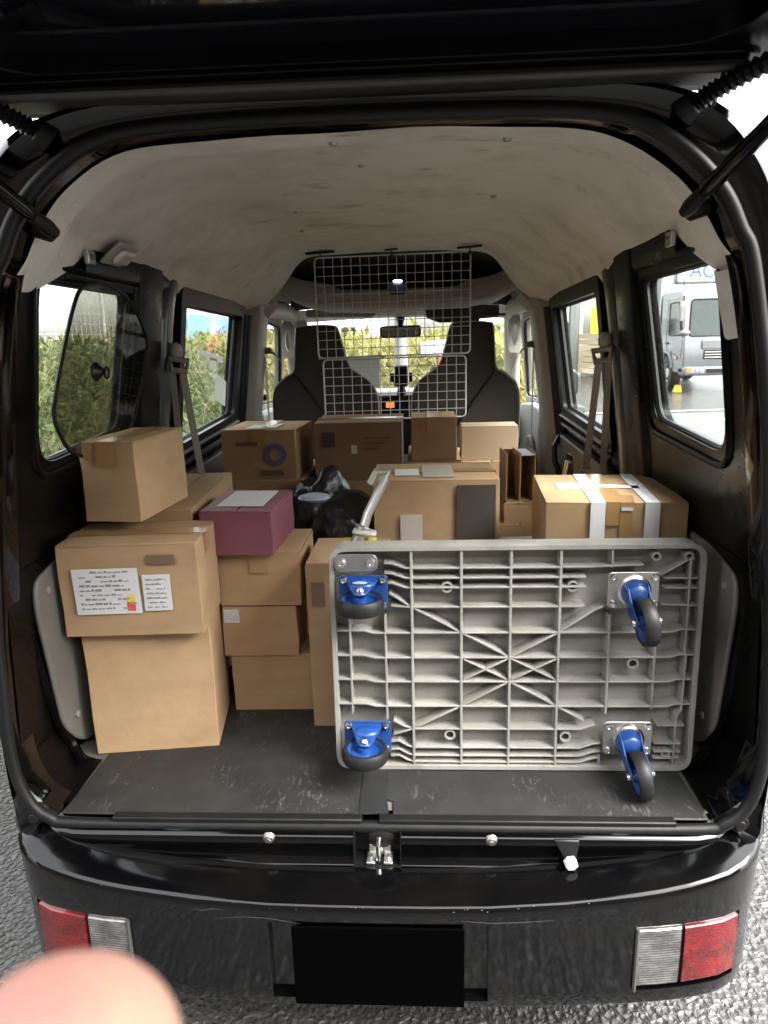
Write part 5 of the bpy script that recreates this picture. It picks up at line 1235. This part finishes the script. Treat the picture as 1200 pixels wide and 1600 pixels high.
for x in (.14, 2.0):
    for y in (1.20, 5.2):
        b = MB(); b.lathe([(.28, -.13), (.42, -.13), (.46, -.07), (.46, .07), (.42, .13), (.28, .13)], (x, y, .46), (1, 0, 0), 24); wl = L('wheel', b, RUBBER, smooth=50)
        b = MB(); b.lathe([(.29, -.11), (.29, .11), (.25, .06), (.12, .02), (.12, .09), (.0001, .09), (.0001, -.09), (.12, -.09), (.12, -.02), (.25, -.06)], (x, y, .46), (1, 0, 0), 20); L('rim', b, CHR, wl, smooth=50)
        for k in range(6):
            a = 2*pi*k/6; b = MB(); b.cyl((x-.075, y+.17*cos(a), .46+.17*sin(a)), (x-.045, y+.17*cos(a), .46+.17*sin(a)), .045, .045, 10); L('rim_hole', b, PLASTIC, wl)
b = MB(); b.tube([(-.012, 1.20+.53*cos(a), .46+.53*sin(a)) for a in [R(20+k*12) for k in range(13)]], .035, 8); L('fender', b, BOXW)
b = MB(); b.bx(.02, 2.13, 1.95, 7.4, 1.0, 3.75); cx_ = L('cargo_box', b, BOXW, bevel=.02)
for k in range(1, 12): b = MB(); b.bx(.012, .022, 1.95+.45*k-.012, 1.95+.45*k+.012, 1.02, 3.73); L('panel_rib', b, CHR, cx_)
b = MB(); b.bx(.0, 2.15, 1.90, 1.96, .98, 3.78); L('front_frame', b, CHR, cx_)
b = MB(); b.bx(.35, 1.85, 1.62, 1.90, 2.75, 3.25); L('cooler_unit', b, mat('cooler_white', (.62, .63, .63), .5), cx_, bevel=.05)
letters('lettering', 'ACR', .34, mat('truck_letter_blue', (.06, .12, .42), .4), (.62, 1.615, 2.88), cx_)
b = MB(); b.bx(.3, 1.85, 1.7, 7.3, .62, .80); b.bx(.05, .4, 1.9, 2.9, .45, .98); b.bx(.03, .06, 3.0, 4.7, .5, .9); L('chassis', b, PLASTIC, bevel=.02)
for k, (yy, lb) in enumerate(((.78, 'yellow wheel chock in front of the box truck front wheel'), (1.66, 'yellow wheel chock behind the box truck front wheel'))):
    ct = MB(); ct.ext([(0, -.13, 0), (0, .13, 0), (0, .05 if k else -.05, .19)], (.17, 0, 0))
    o = obj('wheel_chock', ct, YELLOW, None, bevel=.01); tag(o, lb, 'wheel chock', 'yellow wheel chocks')
    mw = M.Translation((6.62, 16.9, 0)) @ M.Translation((.03, yy-(.22 if k == 0 else 0)+ (0 if k == 0 else .05), 0.0)); o.matrix_world = mw

# building corner with pale wall and pillar seen through the right door
PW = mat('pale_wall', (.20, .205, .20), .75, n=(4, .4, (.165, .17, .165)))
bd = thing('warehouse_building', 'pale grey warehouse corner with a canopy seen through the right door window', 'building', (5.9, 27, 0))
b = MB(); b.bx(4.9, 5.6, 26.5, 34, 0, 4.4); obj('wall', b, PW, bd)
b = MB(); b.bx(5.75, 6.05, 26.2, 26.5, 0, 4.4); obj('pillar', b, PW, bd, bevel=.02)
b = MB(); b.bx(6.05, 6.13, 26.3, 26.45, 0, 4.4); obj('drain_pipe', b, DULL, bd)
b = MB(); b.bx(4.6, 7.2, 25.9, 34, 4.4, 4.8); obj('canopy', b, PW, bd, bevel=.03)
b = MB(); b.bx(5.0, 5.5, 26.44, 26.49, 1.2, 3.0); w_ = obj('window', b, TG, bd)
b = MB(); b.bx(4.97, 5.53, 26.40, 26.45, 1.14, 1.2); obj('sill', b, CHR, w_)
# stacked timber
WOOD = mat('sawn_wood', (.50, .40, .26), .8, n=(6, .6, (.42, .32, .20), .35, .7, (1, 8, 8)), var=.15)
wood_me = None
tb = thing('timber_stack', 'stack of pale sawn timber beside the road on the right', 'timber', (6.9, 24.5, 0), R(10))
for k in range(7):
    for j in range(5):
        b = MB(); b.bx(-.75+.32*j, -.46+.32*j, -1, 1.2, .12+.20*k, .30+.20*k)
        obj('plank', b, WOOD, tb, local=True, bevel=.008)
for y in (-.7, .8): b = MB(); b.bx(-.8, .9, y-.06, y+.06, 0, .118); obj('bearer', b, WOOD, tb, local=True)
sg = thing('yellow_sign', 'yellow and blue notice board on a post beyond the timber', 'sign', (6.65, 25.6, 0))
b = MB(); b.cyl((6.65, 25.6, 0), (6.65, 25.6, 2.5), .035, .035, 8); obj('post', b, DULL, sg)
b = MB(); b.bx(6.35, 6.85, 25.52, 25.56, 1.5, 2.4); obj('board', b, YELLOW, sg, bevel=.01)
b = MB(); b.bx(6.87, 7.35, 25.52, 25.56, 1.3, 2.1); obj('board', b, TR, sg, bevel=.01)
# far pale buildings beyond the front bank
def farblock(x, y, w_, d_, h_, fl, label, mm):
    t = thing('far_building', label, 'building', (x, y, 0), group='pale buildings beyond the weeds')
    b = MB(); b.bx(0, w_, 0, d_, 0, h_); obj('wall', b, mm, t, local=True)
    b = MB(); b.bx(-.2, w_+.2, -.2, d_+.2, h_, h_+.3); obj('roof', b, CHR, t, local=True)
    for k in range(fl):
        for j in range(int(w_/2.2)):
            b = MB(); b.bx(.6+2.2*j, 1.9+2.2*j, -.05, .02, 1.2+2.9*k, 2.5+2.9*k); obj('window', b, TG, t, local=True)
LB = mat('pale_block', (.62, .63, .63), .8)
farblock(-16, 62, 13, 8, 5.2, 1, 'low white building far beyond the weeds, left of the mirror', LB)
farblock(4, 70, 12, 8, 6.5, 2, 'two storey white building far beyond the weeds, right of the mirror', mat('pale_block_grey', (.55, .57, .60), .8))
# red machine and white cabinet ahead
vm = thing('red_machine', 'red vending machine with a pale front standing ahead beside the bank', 'machine', (.55, 7.55, 0))
RM = mat('machine_red', (.45, .04, .06), .4, coat=.3)
b = MB(); b.bx(.33, .95, 7.3, 7.9, .05, 1.33); obj('cabinet', b, RM, vm, bevel=.03)
b = MB(); b.bx(.36, .92, 7.24, 7.3, .80, 1.0); obj('front_panel', b, mat('machine_front', (.55, .50, .50), .4), vm, bevel=.01)
b = MB(); b.ext([(.12, 7.4, 1.32), (.80, 7.4, 1.32), (.80, 7.4, 1.47), (.60, 7.4, 1.52), (.12, 7.4, 1.48)], (0, .3, 0)); obj('top_box', b, mat('machine_blue_grey', (.36, .42, .48), .4), vm, bevel=.01)
b = MB(); b.cyl((-.12, 8.0, 0), (-.12, 8.0, 3.4), .09, .08, 12)
single('utility_pole', b, PW, 'slim pale pole standing on the bank ahead of the van', 'pole')

# unseen block added behind the camera to darken reflections and cut rear sky
WB = mat('blocker_brown', (.10, .07, .055), .8, n=(3, .6, (.07, .055, .045)))
rb_ = thing('light_blocker_building', 'unseen dark brown building added behind the camera to shape the light', 'building', (0, -7.5, 0))
b = MB(); b.bx(-14, 14, -13, -7.5, 0, 5.6); obj('wall', b, WB, rb_)
b = MB(); b.bx(-14.4, 14.4, -13.2, -7.0, 5.6, 5.9); obj('roof', b, WB, rb_)
for x in (-9, -3, 3, 9): b = MB(); b.bx(x-1.8, x+1.8, -7.5, -7.42, .02, 3.4); obj('blocker_panel', b, mat('blocker_panel_brown', (.13, .10, .085), .5, n=(4, .4, (.10, .08, .07), .35, .7, (1, 1, 12))), rb_)
